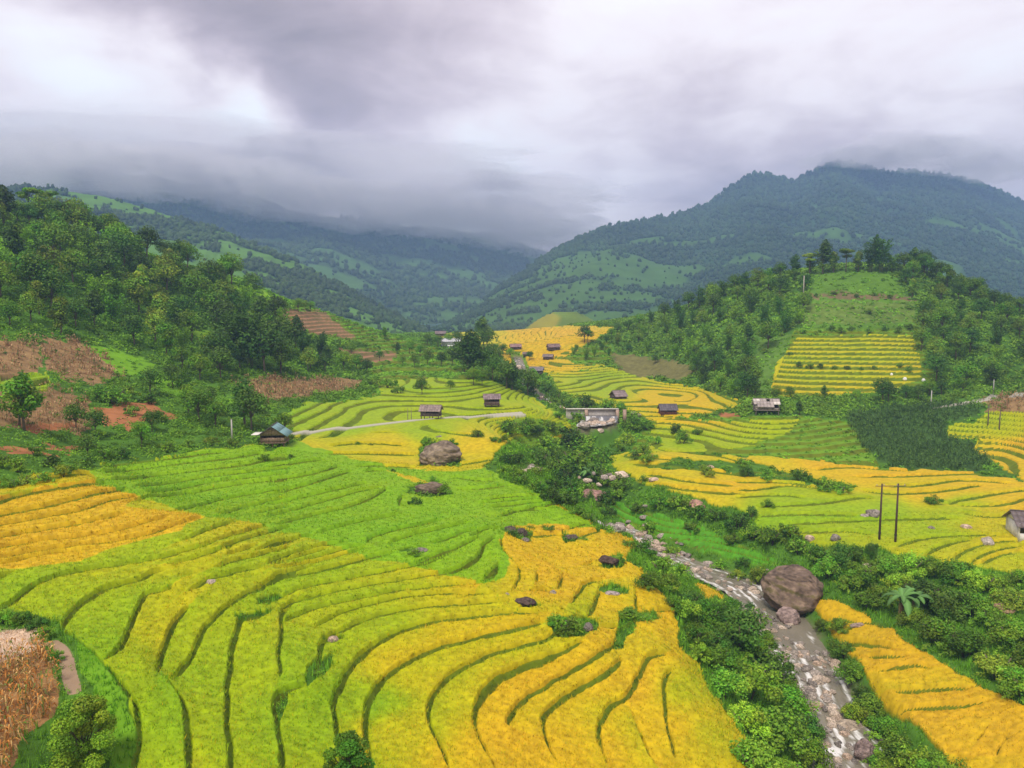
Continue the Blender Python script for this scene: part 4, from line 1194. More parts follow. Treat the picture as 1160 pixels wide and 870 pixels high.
for px, py, h, k, v in ((28, 488, 7.0, 'tall', 1), (22, 484, 6.0, 'broad', 1), (285, 488, 7, 'broad', 0), (278, 484, 8, 'tall', 0), (170, 448, 5, 'broad', 0), (206, 452, 5, 'broad', 1), (196, 440, 4.6, 'broad', 0), (226, 478, 5.5, 'broad', 1), (214, 470, 5, 'broad', 4), (86, 488, 3.8, 'broad', 1), (108, 494, 3.8, 'broad', 0), (160, 508, 3.8, 'broad', 4), (172, 490, 3.4, 'broad', 0), (100, 520, 3.2, 'broad', 0), (322, 490, 3.6, 'broad', 1), (233, 470, 4.6, 'broad', 0), (244, 484, 4.2, 'broad', 1)):
    q = hit(px, py)[0]; foot.append(place_tree(q[0], q[1], k, h, var=v, group='trees at the foot of the left hill'))
name_row(foot, '{} tree from the left along the foot of the left hill above the rice')
spur = []
for px, py, h in ((338, 352, 4), (346, 350, 3), (352, 352, 3.5), (318, 348, 3), (372, 412, 4.5), (352, 418, 5), (390, 420, 5), (404, 420, 4.5), (416, 424, 4), (398, 398, 3.2), (450, 400, 3.5), (464, 400, 4.2), (476, 402, 4), (484, 412, 4.4), (500, 414, 4), (512, 412, 4), (456, 414, 3), (470, 416, 3.6), (436, 384, 4), (430, 408, 3)):
    q = hit(px, py)[0]; spur.append(place_tree(q[0], q[1], kind_pick({'broad': 5, 'tall': 1}), h * 1.15, group='trees on the terraced end of the left hill'))
name_row(spur, '{} tree from the left on the ploughed terraced end of the left hill')

# ------------------------------------------------------------------ valley head
vt = []
for px, py, h, k, v in ((531, 428, 13, 'tall', 0), (537, 424, 11, 'tall', 0), (526, 420, 11, 'broad', 0), (546, 428, 9, 'broad', 0), (548, 394, 12, 'tall', 0), (552, 396, 9, 'broad', 0), (562, 402, 4.4, 'broad', 4), (570, 402, 4.4, 'broad', 1), (578, 405, 4, 'broad', 4), (566, 407, 4, 'broad', 1), (558, 432, 7, 'broad', 0), (574, 440, 8, 'broad', 0), (580, 442, 7, 'tall', 0), (598, 448, 7, 'broad', 0), (604, 446, 7, 'tall', 1), (556, 410, 7, 'broad', 4), (518, 392, 6, 'broad', 0), (508, 392, 5, 'broad', 1), (496, 394, 5, 'broad', 0), (484, 390, 5, 'broad', 0), (600, 408, 3.5, 'broad', 0), (536, 436, 4.5, 'broad', 4), (546, 438, 4.5, 'broad', 1), (478, 448, 4.2, 'broad', 0), (510, 442, 2.6, 'broad', 0), (662, 388, 7, 'broad', 0), (666, 390, 6, 'airy', 0)):
    q = hit(px, py)[0]; vt.append(place_tree(q[0], q[1], k, h, var=v, group='trees at the head of the valley'))
name_row(vt, '{} tree from the left among the far valley rice fields')

# ------------------------------------------------------------------ woods on the right hill
WOODR1 = [(640,414),(652,398),(672,388),(700,380),(745,372),(800,345),(870,330),(918,310),(914,345),(905,378),(868,398),(855,420),(850,445),(800,440),(775,424),(760,405),(720,398),(690,408)]
WOODR2 = [(1010,312),(1050,304),(1090,325),(1150,358),(1230,375),(1230,440),(1160,436),(1075,442),(1050,432),(1045,405),(1036,380),(1040,350)]
G1, G2 = 'trees of the wood left of the rice knoll', 'trees of the wood right of the rice knoll'
spots = sample_poly(WOODR1, 64, 6.3, [RICE['knoll'], DRY[7]], tries=120)
bb = {0: [], 1: [], 2: []}
for q in spots:
    p = project(*q); b = 0 if p[0] < 745 else (1 if p[1] < 375 else 2)
    k = kind_pick({'broad': 3, 'tall': 1.5, 'bamboo': 7})
    bb[b].append(place_tree(q[0], q[1], k, random.uniform(4.6, 8.2) * (.72 if b == 0 else 1), group=G1))
for b, t in ((0, 'low far tip'), (1, 'upper slope'), (2, 'lower slope')):
    name_row(bb[b], '{} tree from left, ' + t + ' of the wood left of the rice knoll')
spots = sample_poly(WOODR2, 56, 6.0, [RICE['knoll']], tries=120)
bb = {0: [], 1: [], 2: []}
for q in spots:
    p = project(*q); b = 0 if p[1] < 352 else (1 if p[1] < 400 else 2)
    k = kind_pick({'broad': 7, 'tall': 2, 'bamboo': 1.5})
    bb[b].append(place_tree(q[0], q[1], k, random.uniform(4.8, 8.0), group=G2))
for b, t in ((0, 'top'), (1, 'middle'), (2, 'bottom')):
    name_row(bb[b], '{} tree from left, ' + t + ' of the wood right of the rice knoll')
cr_ = []
for px, h, k, v in ((700, 5, 'broad', 0), (712, 5, 'broad', 0), (724, 6, 'broad', 1), (738, 6, 'bamboo', 0), (752, 7, 'broad', 0), (766, 7, 'bamboo', 0), (780, 7, 'broad', 1), (794, 7.5, 'bamboo', 0), (806, 7, 'broad', 0), (818, 7.5, 'bamboo', 1), (832, 7.5, 'broad', 0), (845, 7, 'tall', 0), (858, 7, 'broad', 3), (870, 7.5, 'bamboo', 1), (884, 7, 'broad', 0), (900, 8, 'tall', 0), (917, 8, 'airy', 1), (932, 12, 'tall', 0), (944, 7.5, 'tall', 2), (958, 8, 'airy', 1), (972, 7, 'tall', 2), (986, 12.5, 'bamboo', 0), (998, 13.5, 'bamboo', 0), (1010, 8, 'bamboo', 1), (1024, 7, 'broad', 0), (1036, 8.5, 'tall', 0), (1047, 7.5, 'broad', 2), (1060, 7, 'broad', 0), (1073, 7.5, 'tall', 1), (1086, 6.5, 'broad', 0), (1099, 7, 'broad', 1), (1112, 6, 'tall', 0), (1126, 6, 'broad', 0), (1140, 6, 'broad', 1), (1154, 6, 'broad', 0), (1168, 6, 'broad', 0)):
    yc = np.interp(px, [690, 740, 800, 850, 900, 960, 1040, 1120, 1170], [382, 366, 342, 328, 314, 308, 309, 348, 362])
    q = hit(px, yc)[0]
    cr_.append(place_tree(q[0], q[1], k, h, var=v, group='trees along the crest of the rice knoll'))
name_row(cr_, '{} tree from the left along the crest of the wooded rice knoll')
ft = []
for px, py, h, k, v in ((846, 452, 7, 'broad', 2), (855, 448, 8, 'tall', 1), (842, 446, 7, 'bamboo', 1), (895, 452, 3.2, 'broad', 0), (934, 452, 3.4, 'tall', 0), (1000, 456, 6, 'broad', 0), (1006, 456, 5, 'broad', 2), (1026, 452, 3.4, 'broad', 2), (1040, 454, 4, 'broad', 0), (1052, 448, 4, 'broad', 1), (1066, 448, 4, 'broad', 0), (970, 455, 3, 'broad', 4), (880, 452, 3, 'broad', 1), (1122, 440, 5.5, 'tall', 0), (1090, 446, 4, 'broad', 1), (880, 465, 3.2, 'broad', 0), (906, 470, 3.2, 'tall', 0), (784, 424, 3, 'broad', 1), (796, 436, 4.6, 'bamboo', 1), (816, 444, 5, 'broad', 4), (742, 412, 3, 'broad', 0), (830, 446, 5, 'bamboo', 1)):
    q = hit(px, py)[0]; ft.append(place_tree(q[0], q[1], k, h, var=v, group='trees at the foot of the rice knoll'))
name_row(ft, '{} tree from the left along the foot of the rice knoll')

# ------------------------------------------------------------------ bushes
def shrubs(spec, group, phrase, near=False):
    os_ = []
    for s in spec:
        px, py, wpx, tone = s[:4]; hs = s[4] if len(s) > 4 else 1.0
        q = hit(px, py)[0]; rad = wpx / pix_scale(q[1]) / 2 / .95
        os_.append(place_shrub(q[0], q[1], rad, tone, group=group, hs=hs, near=near))
    name_row(os_, phrase)
def c9(l): return [(560 + a / 3.479, 330 + b / 3.479, w / 3.479) + tuple(r) for a, b, w, *r in l]
shrubs(c9([(90,690,110,'dark'),(220,690,130,'dark'),(170,720,100,'mid'),(400,760,120,'dark',1.2),(360,480,110,'dark',1.2),(300,470,70,'mid'),(240,430,100,'dark'),(280,450,80,'mid'),(60,375,60,'dark',1.3),(30,360,50,'mid'),(130,380,60,'dark',1.3),(210,400,70,'dark'),(450,480,110,'mid'),(500,485,80,'lush'),(400,490,80,'lush'),(550,550,100,'lush'),(600,540,80,'lush'),(520,600,90,'bright'),(740,600,90,'mid',1.2),(715,560,60,'dark',1.4),(800,560,50,'mid'),(590,650,90,'olive'),(640,600,60,'lush'),(980,695,80,'mid'),(60,560,110,'mid'),(120,560,90,'lush'),(220,545,80,'olive'),(300,620,110,'dark'),(360,620,110,'lush'),(260,740,120,'mid'),(320,780,100,'mid'),(100,760,90,'mid'),(160,790,100,'mid'),(220,830,100,'dark'),(40,720,70,'mid'),(500,630,70,'mid'),(590,755,60,'olive'),(440,720,80,'lush'),(280,700,90,'mid'),(40,600,60,'mid'),(330,520,50,'olive')]),
       'bushes along the upper stream', '{} bush from the left along the upper stream around the weir')
shrubs([(690,570,30,'dark'),(705,556,30,'mid'),(722,580,24,'mid'),(745,575,30,'lush'),(770,578,34,'mid'),(790,588,34,'lush'),(812,590,30,'mid'),(835,600,34,'dark'),(852,612,34,'mid'),(872,618,40,'mid'),(850,588,22,'dark',1.3),(893,608,34,'mid'),(905,628,34,'lush'),(925,638,36,'lush'),(870,575,20,'mid'),(905,545,30,'mid'),(935,555,34,'mid'),(955,560,26,'mid'),(845,540,22,'dark'),(870,545,24,'lush'),(1058,572,24,'mid'),(782,600,22,'mid'),(720,520,20,'dark'),(735,524,24,'mid'),(800,540,26,'olive'),(830,615,24,'mid'),(735,600,26,'mid'),(760,625,26,'mid'),(815,640,24,'lush'),(842,640,22,'dark'),(835,650,24,'olive'),(860,655,30,'olive',1.3)],
       'bushes on the right stream bank', '{} bush from left, right stream bank before the yellow field')
shrubs([(955,645,40,'dark',1.3),(968,640,34,'mid',1.2),(988,632,18,'dark',2.0),(940,655,44,'lush'),(975,662,50,'lush'),(1005,655,46,'lush'),(1030,652,50,'bright'),(1060,655,44,'mid'),(1085,662,50,'lush'),(1110,672,50,'bright'),(1130,672,40,'mid'),(1150,690,50,'olive'),(1050,690,56,'dark',1.1),(1075,700,64,'dark',1.1),(1100,700,54,'mid'),(1125,715,50,'mid'),(1150,735,60,'mid'),(1000,685,40,'mid'),(985,690,40,'mid'),(1060,730,60,'mid'),(1095,745,60,'mid'),(1130,770,60,'olive'),(1158,790,60,'mid'),(1035,710,40,'mid'),(960,668,30,'olive'),(1020,672,44,'bright'),(1155,665,36,'mid'),(1170,760,60,'mid')],
       'bushes on the slope behind the banana plant', '{} bush from the left on the slope around the banana plant', True)
shrubs([(800,712,62,'mid'),(838,735,78,'dark',1.1),(872,765,74,'dark',1.1),(848,790,80,'mid'),(893,806,70,'mid'),(880,850,90,'lush'),(918,868,66,'mid',1.1),(855,880,80,'lush'),(812,760,54,'lush'),(788,728,44,'mid'),(775,700,40,'lush'),(820,790,60,'lush'),(845,830,60,'bright'),(905,830,54,'dark'),(780,690,40,'dark'),(756,668,36,'olive'),(735,668,40,'mid'),(762,690,30,'mid'),(830,700,40,'mid'),(850,745,50,'mid'),(790,745,34,'bright'),(888,785,44,'mid'),(868,725,34,'mid'),(806,735,44,'dark'),(870,895,70,'lush'),(895,900,70,'mid')],
       'bushes on the left stream bank below the orange rice', '{} bush from left, dense bank between orange rice and stream', True)
shrubs([(730,630,34,'lush'),(712,622,22,'mid'),(748,650,44,'bright',.8),(770,652,36,'bright',.8),(690,605,20,'lush'),(820,690,26,'lush'),(842,705,28,'lush'),(850,690,18,'dark')],
       'bright bushes on the left bank', '{} bright bush from the left where the stream bends')
shrubs([(955,735,36,'lush'),(965,760,44,'mid'),(985,790,50,'lush'),(1000,815,50,'mid'),(1020,840,60,'lush'),(1045,862,66,'bright'),(1065,880,60,'lush'),(1010,872,54,'bright'),(970,805,40,'bright'),(995,850,40,'lush'),(950,715,30,'bright'),(932,705,24,'mid'),(978,775,30,'dark'),(1040,890,60,'lush')],
       'bushes between stream and orange strip', '{} bush from the left between the stream and the orange rice strip', True)
shrubs([(470,572,18,'dark'),(503,560,22,'mid'),(490,548,16,'mid'),(445,536,9,'dark'),(484,505,20,'mid'),(512,506,16,'lush'),(540,495,20,'mid'),(575,490,26,'dark'),(598,488,28,'mid'),(560,502,16,'mid'),(610,492,20,'dark'),(300,522,16,'mid'),(330,520,12,'lush'),(330,500,16,'mid'),(470,632,26,'lush',.6),(580,607,22,'mid',.6),(697,638,26,'mid',.7),(645,716,44,'mid',.8),(630,710,30,'lush',.7),(712,700,34,'lush',.6),(730,702,26,'lush',.6),(358,765,18,'mid',.7),(700,730,18,'lush',.6),(315,803,14,'lush',.7),(440,440,26,'mid'),(452,446,20,'mid'),(425,438,20,'mid'),(405,505,10,'mid'),(420,506,8,'olive'),(660,612,18,'mid',.6),(620,602,22,'mid',.6),(600,600,14,'dark',.6)],
       'small bushes among the terraces', '{} small bush from left among terraces left of the stream')
shrubs([(10,552,26,'mid'),(30,548,28,'olive'),(50,546,26,'mid'),(70,540,28,'olive'),(84,536,22,'mid'),(20,535,30,'mid'),(60,528,26,'dark'),(100,528,22,'dark'),(120,522,26,'mid'),(140,520,22,'dark'),(190,512,22,'mid'),(215,508,20,'olive'),(240,505,20,'olive'),(262,506,18,'olive'),(40,515,24,'mid'),(0,530,30,'mid'),(115,455,34,'lush'),(130,458,36,'lush'),(145,452,30,'mid'),(150,470,22,'mid'),(110,498,20,'mid'),(180,478,26,'lush'),(90,458,16,'mid'),(170,458,26,'lush')],
       'bushes at the left field edge', '{} bush from the left along the edge below the dry maize hillside')
shrubs([(6,704,34,'lush'),(28,707,30,'mid'),(50,722,26,'mid'),(62,748,22,'lush'),(42,712,26,'dark')],
       'bushes beside the footpath', '{} bush from the left at the top of the near dry maize patch', True)

# two near trees that rise into the frame from below
q = hit(98, 880)[0]; place_tree(q[0], q[1], 'broad', 4.0, name='tree', label='round dark tree standing beside the dry maize in the lower left corner', group=None, meshes=BIGT[0], sx=.95)
q = hit(396, 905)[0]; place_tree(q[0], q[1], 'broad', 3.6, name='tree', label='small round treetop cut off by the lower edge among yellow green rice', meshes=BIGT[1], sx=1.0)
# a bare trunk on the knoll
shrubs([(612,528,34,'dark'),(630,535,40,'mid'),(648,548,40,'dark'),(664,562,34,'mid'),(640,572,34,'dark'),(655,585,26,'mid'),(620,512,36,'mid'),(645,505,36,'dark'),(660,512,34,'lush'),(585,540,24,'mid'),(575,526,22,'dark'),(650,530,44,'mid'),(672,545,36,'dark'),(690,550,34,'mid'),(680,528,36,'lush'),(628,556,30,'dark'),(645,470,26,'dark'),(655,478,24,'mid'),(633,474,18,'lush'),(612,560,22,'dark'),(690,585,20,'dark'),(602,446,16,'dark'),(612,438,18,'mid'),(630,456,18,'mid'),(590,424,16,'dark')],
       'bushes hiding the upper stream', '{} bush from left of those hiding the upper stream')

shrubs([(912,330,8,'mid'),(925,336,7,'dark'),(945,334,8,'mid'),(970,337,8,'dark'),(990,335,8,'mid'),(1008,338,9,'mid'),(985,356,12,'olive'),(942,374,12,'dark'),(952,376,12,'mid'),(964,374,10,'dark'),(984,376,10,'mid'),(1002,374,10,'dark'),(1018,376,12,'mid'),(1030,372,12,'mid'),(910,376,10,'mid'),(924,378,9,'olive'),(895,402,9,'mid'),(905,415,11,'dark'),(918,416,11,'mid'),(930,416,10,'dark'),(945,417,10,'mid'),(960,417,10,'dark'),(975,418,10,'mid'),(990,417,9,'mid'),(1030,420,13,'lush'),(1020,416,10,'mid'),(866,400,10,'olive'),(858,420,11,'mid'),(868,436,11,'lush'),(1040,395,10,'olive'),(1048,412,11,'mid'),(935,318,6,'lush'),(955,316,6,'lush'),(978,320,6,'lush'),(1000,318,6,'lush'),(915,345,8,'mid'),(1030,350,10,'mid'),(965,350,7,'olive')],
       'bushes in the knoll clearing', '{} bush from left in the clearing of the rice knoll')

shrubs([(668,574,22,'dark'),(660,566,26,'mid'),(652,558,26,'lush'),(642,552,26,'dark'),(634,546,24,'mid'),(626,542,22,'lush'),(676,582,16,'mid'),(664,590,18,'mid'),(650,572,22,'dark'),(700,566,26,'mid'),(690,572,22,'lush'),(626,532,20,'mid'),(616,524,20,'lush'),(622,518,18,'dark'),(634,520,20,'mid')],
       'bushes closing over the stream bend', '{} bush from left of those closing over the stream bend')
# ------------------------------------------------------------------ undergrowth, grass, maize
CELLA = np.zeros(XX.shape)
CELLA[:-1, :-1] = (ua[1:] - ua[:-1])[None, :] * YY[:-1, :-1] * (yr[1:] - yr[:-1])[:, None]
def pick(mask, dens):
    """random ground points inside a mask, dens per square metre (array or number)"""
    cnt = RNG.poisson(np.where(mask & (np.abs(UU) < .80), CELLA * dens, 0))
    ii, jj = np.nonzero(cnt); c = cnt[ii, jj]; ii = np.repeat(ii, c); jj = np.repeat(jj, c); n = len(ii)
    Yp = yr[ii] + RNG.random(n) * (yr[np.minimum(ii + 1, NY - 1)] - yr[ii]); Up = ua[jj] + RNG.random(n) * (ua[np.minimum(jj + 1, NU - 1)] - ua[jj])
    return ii, jj, Up * Yp, Yp, Z_G[ii, jj]
def clumps(mask, dens, rad, hh, col, ncard, leafk, name, label):
    ii, jj, x, y, z = pick(mask, dens)
    n = len(x)
    if n == 0: return
    s = rad * RNG.uniform(.55, 1.35, n) * np.where(y > 150, 1.25, 1)
    d = RNG.normal(size=(n, ncard, 3)); d /= np.linalg.norm(d, axis=2)[:, :, None]; d[..., 2] = np.abs(d[..., 2])
    k = (1 - .5 * RNG.random((n, ncard, 1)))
    P = d * k * np.stack([s, s, s * hh], -1)[:, None] + np.stack([x, y, z], -1)[:, None]
    patch = fbm(x / 9, y / 9, 401, 3)[:, None, None]
    cc = np.array(col) * RNG.uniform(.65, 1.4, (n, 1, 1)) * RNG.uniform(.75, 1.25, (n, ncard, 1)) * (.55 + .9 * patch)
    cc = cc + np.array([.05, .04, 0]) * (RNG.random((n, 1, 1)) < .25) * RNG.random((n, 1, 1))
    L = np.clip(leafk * y, .11, .9); L = np.repeat(L, ncard)
    mb = MB()
    leaf_cards(mb, P.reshape(-1, 3), (d + [0, 0, .6]).reshape(-1, 3), L * RNG.uniform(.7, 1.3, len(L)), L * .62, cc.reshape(-1, 3), RNG)
    tag(link(name, mb.mesh(name, M_LEAFS)), label, 'undergrowth', None, 'stuff')
def blades(mask, dens, h, w, col, name, label, jit=.2, lean=.7, cat='grass', B=4, topc=1.0):
    ii, jj, x, y, z = pick(mask, dens); n = len(x)
    if n == 0: return
    sc = np.clip(y / 55.0, .8, 3)[:, None]
    th = RNG.random((n, B)) * TAU; ww = w * sc * RNG.uniform(.7, 1.3, (n, B)); H = h * RNG.uniform(.55, 1.3, (n, B)); le = H * RNG.uniform(.1, lean, (n, B))
    ox = x[:, None] + RNG.normal(0, .06, (n, B)) * sc; oy = y[:, None] + RNG.normal(0, .06, (n, B)) * sc; zz = np.broadcast_to(z[:, None] - .05, ox.shape)
    c_, s_ = np.cos(th), np.sin(th)
    V = np.stack([np.stack([ox - s_ * ww, oy + c_ * ww, zz], -1), np.stack([ox + s_ * ww, oy - c_ * ww, zz], -1), np.stack([ox + c_ * le, oy + s_ * le, zz + H], -1)], 2).reshape(-1, 3)
    cc = np.array(col) * RNG.uniform(1 - jit * 2, 1 + jit * 2, (n, B, 1)) * (.6 + .8 * fbm(x / 5, y / 5, 411, 3))[:, None, None]
    C = np.repeat(cc[:, :, None, :], 3, 2); C[:, :, 2] *= topc
    tag(link(name, mesh_np(name, V, np.arange(len(V)).reshape(-1, 3), M_LEAFS, C.reshape(-1, 3))), label, cat, None, 'stuff')
PATHS = PATH1 | PATH2 | PATH3
OPEN = (ricem < 0) & ~DRYM & ~REDM & ~CORNM & ~PATHS & (RD > .9) & VIS
HILL = OPEN & ~LAWNM & (level == 0)
LEFTH = HILL & (UU < -.02) & (YY > 66); RIGHTH = HILL & (UU >= .05) & (YY > 160) 
NEARB = HILL & ~LEFTH & ~RIGHTH
nr = YY < 118
clumps(LEFTH, .55, 1.05, .8, (.145, .30, .018), 26, .0032, 'undergrowth', 'tangled green scrub between the trees of the left hillside')
clumps(RIGHTH, .55, 1.05, .85, (.16, .31, .02), 26, .0032, 'undergrowth', 'tangled green scrub over the right wooded hill')
clumps(NEARB & nr, .95, .52, .9, (.15, .33, .018), 30, .0024, 'undergrowth', 'low weeds and scrub on the near stream banks')
clumps(NEARB & ~nr, .4, .75, .85, (.13, .30, .016), 24, .0031, 'undergrowth', 'green scrub on the banks along the upper stream')
blades(NEARB & nr, 7.0, .6, .035, (.16, .37, .018), 'grass', 'long grass among the weeds of the near stream banks')
blades(OPEN & LAWNM & (YY < 110), 16, .34, .03, (.16, .42, .015), 'grass', 'bright green grass strip beside the footpath')
clumps(OPEN & (LAWNM | (level != 0)) & (YY >= 110), .35, .55, .6, (.17, .37, .02), 16, .003, 'grass', 'bright grass in the clearings on the hills')
BANKM = (ricem >= 0) & (bank > .35) & (YY < 125)
blades(BANKM, 10, .15, .035, (.085, .17, .012), 'grass', 'dark grass on the banks between the rice terraces', lean=1.0)

def stalks(mask, dens, h, cols, name, label, cat, nleaf=6, lw=.045, ll=.55, droop=1.0):
    ii, jj, x, y, z = pick(mask, dens); n = len(x)
    if n == 0: return
    sc = np.clip(y / 60, 1, 2.6)
    H = h * RNG.uniform(.65, 1.2, n); cols = np.array(cols)
    c0 = cols[RNG.integers(0, len(cols), n)] * RNG.uniform(.6, 1.35, (n, 1)) * (.65 + .7 * fbm(x / 4, y / 4, 421, 3))[:, None]
    lean = RNG.normal(0, .10, (n, 2)) * H[:, None]
    Vs, Cs = [], []
    base_ = np.stack([x, y, z - .1], -1); tip = base_ + np.concatenate([lean, (H + .1)[:, None]], 1)
    w = (.022 * sc)[:, None]
    Vs.append(np.stack([base_ - [1, 0, 0] * w, base_ + [1, 0, 0] * w, tip], 1)); Cs.append(np.repeat(c0[:, None], 3, 1) * .85)
    for k in range(nleaf):
        t = RNG.uniform(.15, 1.0, n)[:, None]; a = RNG.random(n) * TAU
        o = base_ * (1 - t) + tip * t; dr = np.stack([np.cos(a), np.sin(a), np.zeros(n)], -1); sd_ = np.stack([-np.sin(a), np.cos(a), np.zeros(n)], -1)
        Lf = (ll * RNG.uniform(.5, 1.2, n))[:, None]; W_ = (lw * sc)[:, None]
        mid = o + dr * Lf * .5 + np.array([0, 0, 1]) * Lf * .22; end = o + dr * Lf - np.array([0, 0, 1]) * Lf * droop * RNG.uniform(.1, .9, (n, 1))
        cl = cols[RNG.integers(0, len(cols), n)] * RNG.uniform(.65, 1.4, (n, 1))
        Vs += [np.stack([o, mid - sd_ * W_, mid + sd_ * W_], 1), np.stack([mid - sd_ * W_, end, mid + sd_ * W_], 1)]
        Cs += [np.repeat(cl[:, None], 3, 1)] * 2
    V = np.concatenate(Vs).reshape(-1, 3); C = np.concatenate(Cs).reshape(-1, 3)
    tag(link(name, mesh_np(name, V, np.arange(len(V)).reshape(-1, 3), M_LEAFS, C)), label, cat, None, 'stuff')
TAN = [(.58, .29, .07), (.64, .42, .16), (.52, .21, .04), (.40, .28, .12), (.55, .24, .05), (.16, .22, .04)]
NP_ = DRYM & (YY < 60) & ~inpoly(PXw, PYw, [(-60,700),(40,705),(44,732),(10,750),(-60,752)])
clumps(NP_, .35, .4, .7, (.13, .30, .02), 24, .0026, 'undergrowth', 'green weeds among the withered maize')
clumps((DRYM | REDM) & (YY > 60) & (YY < 160), .06, .8, .8, (.13, .26, .02), 22, .003, 'undergrowth', 'weeds creeping into the bare hillside plots')
stalks(NP_, 6.5, 1.35, TAN, 'dry_maize', 'withered orange maize stalks in the lower left corner', 'maize', 7, .04, .5)
stalks(DRYM & (YY >= 60) & (YY < 190), .9, 1.5, [(.40, .24, .11), (.48, .32, .16), (.33, .17, .08), (.16, .20, .05)], 'dry_maize', 'dry brown maize on the lower left hillside', 'maize', 5, .05, .55)
stalks(CORNM & (YY < 190), 1.7, 1.5, [(.075, .155, .028), (.10, .19, .03), (.055, .12, .025)], 'maize', 'dark green maize field left of the striped rice at the road', 'maize', 5, .05, .6)
HEAP = inpoly(PXw, PYw, [(-60,712),(40,713),(44,732),(10,750),(-60,752)]) & (YY < 60)
blades(HEAP, 26, .22, .03, (.66, .50, .33), 'straw', 'pale straw heap spread above the withered maize', .2, 1.6, 'straw')

# ------------------------------------------------------------------ stream water
t_ = np.concatenate([[0], np.cumsum(np.hypot(*(RIV[1:, :2] - RIV[:-1, :2]).T))])
ns_ = 620; q_ = np.linspace(0, t_[-1], ns_); nw = 44
cx_ = np.interp(q_, t_, RIV[:, 0]); cy_ = np.interp(q_, t_, RIV[:, 1]); cz_ = np.interp(q_, t_, RIV[:, 2]); hw_ = np.interp(q_, t_, rw) * .5 + .55
tx, ty = np.gradient(cx_), np.gradient(cy_); tl = np.hypot(tx, ty) + 1e-9; tx /= tl; ty /= tl
k_ = np.ones(9) / 9
tx = np.convolve(np.pad(tx, 4, 'edge'), k_, 'valid'); ty = np.convolve(np.pad(ty, 4, 'edge'), k_, 'valid')
vv_ = np.linspace(-1, 1, nw)
WX = cx_[:, None] - ty[:, None] * vv_ * hw_[:, None]; WY = cy_[:, None] + tx[:, None] * vv_ * hw_[:, None]
SS = np.broadcast_to(q_[:, None], WX.shape); CR = vv_[None] * hw_[:, None]
rap = np.zeros(ns_)
for px, py, sp_, am in ((905,745,3,.9),(915,765,2.5,1.0),(925,785,3.5,1.0),(925,800,2,.8),(945,840,4,1.0),(950,826,2,.7),(840,667,5,.9),(862,676,2,.5),(795,650,5,.6),(748,626,6,.9),(715,608,6,1.),(690,596,5,.8),(668,580,6,.8),(600,532,9,1.1),(680,492,8,1.2),(660,500,6,.9),(640,468,8,.8),(617,452,10,.8)):
    h_ = hit(px, py)[0]; i_ = np.argmin((cx_ - h_[0]) ** 2 + (cy_ - h_[1]) ** 2); rap = np.maximum(rap, am * np.exp(-((q_ - q_[i_]) / sp_) ** 2))
fo = fbm(SS / 1.5, CR / .45 + SS * .1, 501, 4) + .35 * (fbm(SS / .5, CR / .3, 511, 3) - .5)
foam = sstep(.72, .87, fo + .22 * rap[:, None])
WZ = cz_[:, None] + .02 + (fbm(SS / .8, CR / .6, 521, 3) - .5) * (.06 + .32 * rap[:, None])
WC = np.array([.20, .18, .125]) * (.8 + .4 * fbm(SS / 3, CR / 2, 531, 3)[..., None])
WC = WC * (1 - foam[..., None]) + np.array([.80, .79, .74]) * foam[..., None]
gi = np.arange(WX.size).reshape(WX.shape)
M_WATER = mat_attr('stream_water', .14, .5, .35, 5.0)
okw = (hw_[:-1] > .45) & (hw_[1:] > .45)
wat = link('water', mesh_np('water', np.stack([WX, WY, WZ], -1).reshape(-1, 3), np.stack([gi[:-1, :-1], gi[:-1, 1:], gi[1:, 1:], gi[1:, :-1]], -1)[okw].reshape(-1, 4), M_WATER, WC.reshape(-1, 3), True))
tag(wat, kind='structure')

# ------------------------------------------------------------------ rocks
def rock_mesh(seed, col, ico=ICO3, rough=.5, moss=0.0, name='rock'):
    r = np.random.default_rng(seed); v, f = ico
    s = r.uniform(-9, 9)
    d = 1 + rough * 1.5 * noise3(v * 1.0 + s, seed) + rough * .5 * noise3(v * 3.2 + s, seed + 4)
    V = v * d[:, None]
    for _ in range(5 if ico is not ICO4 else 3):        # broken facets
        nrm = r.normal(size=3); nrm /= np.linalg.norm(nrm); c = r.uniform(.55, .85)
        h = V @ nrm; V = V - np.where(h > c, (h - c) * .85, 0)[:, None] * nrm
    nz = noise3(v * 2.2 + s, seed + 8)[:, None]; n2 = noise3(v * 6 + s, seed + 9)[:, None]
    C = np.array(col) * (1 + (1.3 if ico is not ICO4 else 2.0) * nz + (.8 if ico is not ICO4 else 1.8) * n2)
    if moss: 
        m = sstep(.05, .16, nz + .4 * n2) * moss
        C = C * (1 - m) + np.array([.085, .075, .02]) * m
    return mesh_np(name, V, f, M_ROCK, np.clip(C, .02, .9), True)
RCOLS = [(.54, .42, .31), (.42, .36, .30), (.64, .52, .40), (.29, .25, .21), (.58, .43, .31), (.48, .41, .34)]
RM = [rock_mesh(600 + i, c, ICO2, .6) for i, c in enumerate(RCOLS + RCOLS[:3])]
def rock(px, py, wpx, hk, label, me=None, dk=.8, sink=.35, group=None, rz=None, name='rock', at=None, shade=None):
    q = hit(px, py)[0] if at is None else at
    z = float(zat(q[0], q[1])); R = wpx / pix_scale(q[1]) / 2 / .93
    o = link(name, me or random.choice(RM), None, (q[0], q[1] + R * .6, z + R * hk * (1 - sink) - (.0)))
    o.scale = (R, R * dk, R * hk); o.rotation_euler = (0, 0, random.uniform(0, TAU) if rz is None else rz)
    if rz is None: o.scale = (R, R, R * hk)
    tag(o, label, 'rock', group); return o
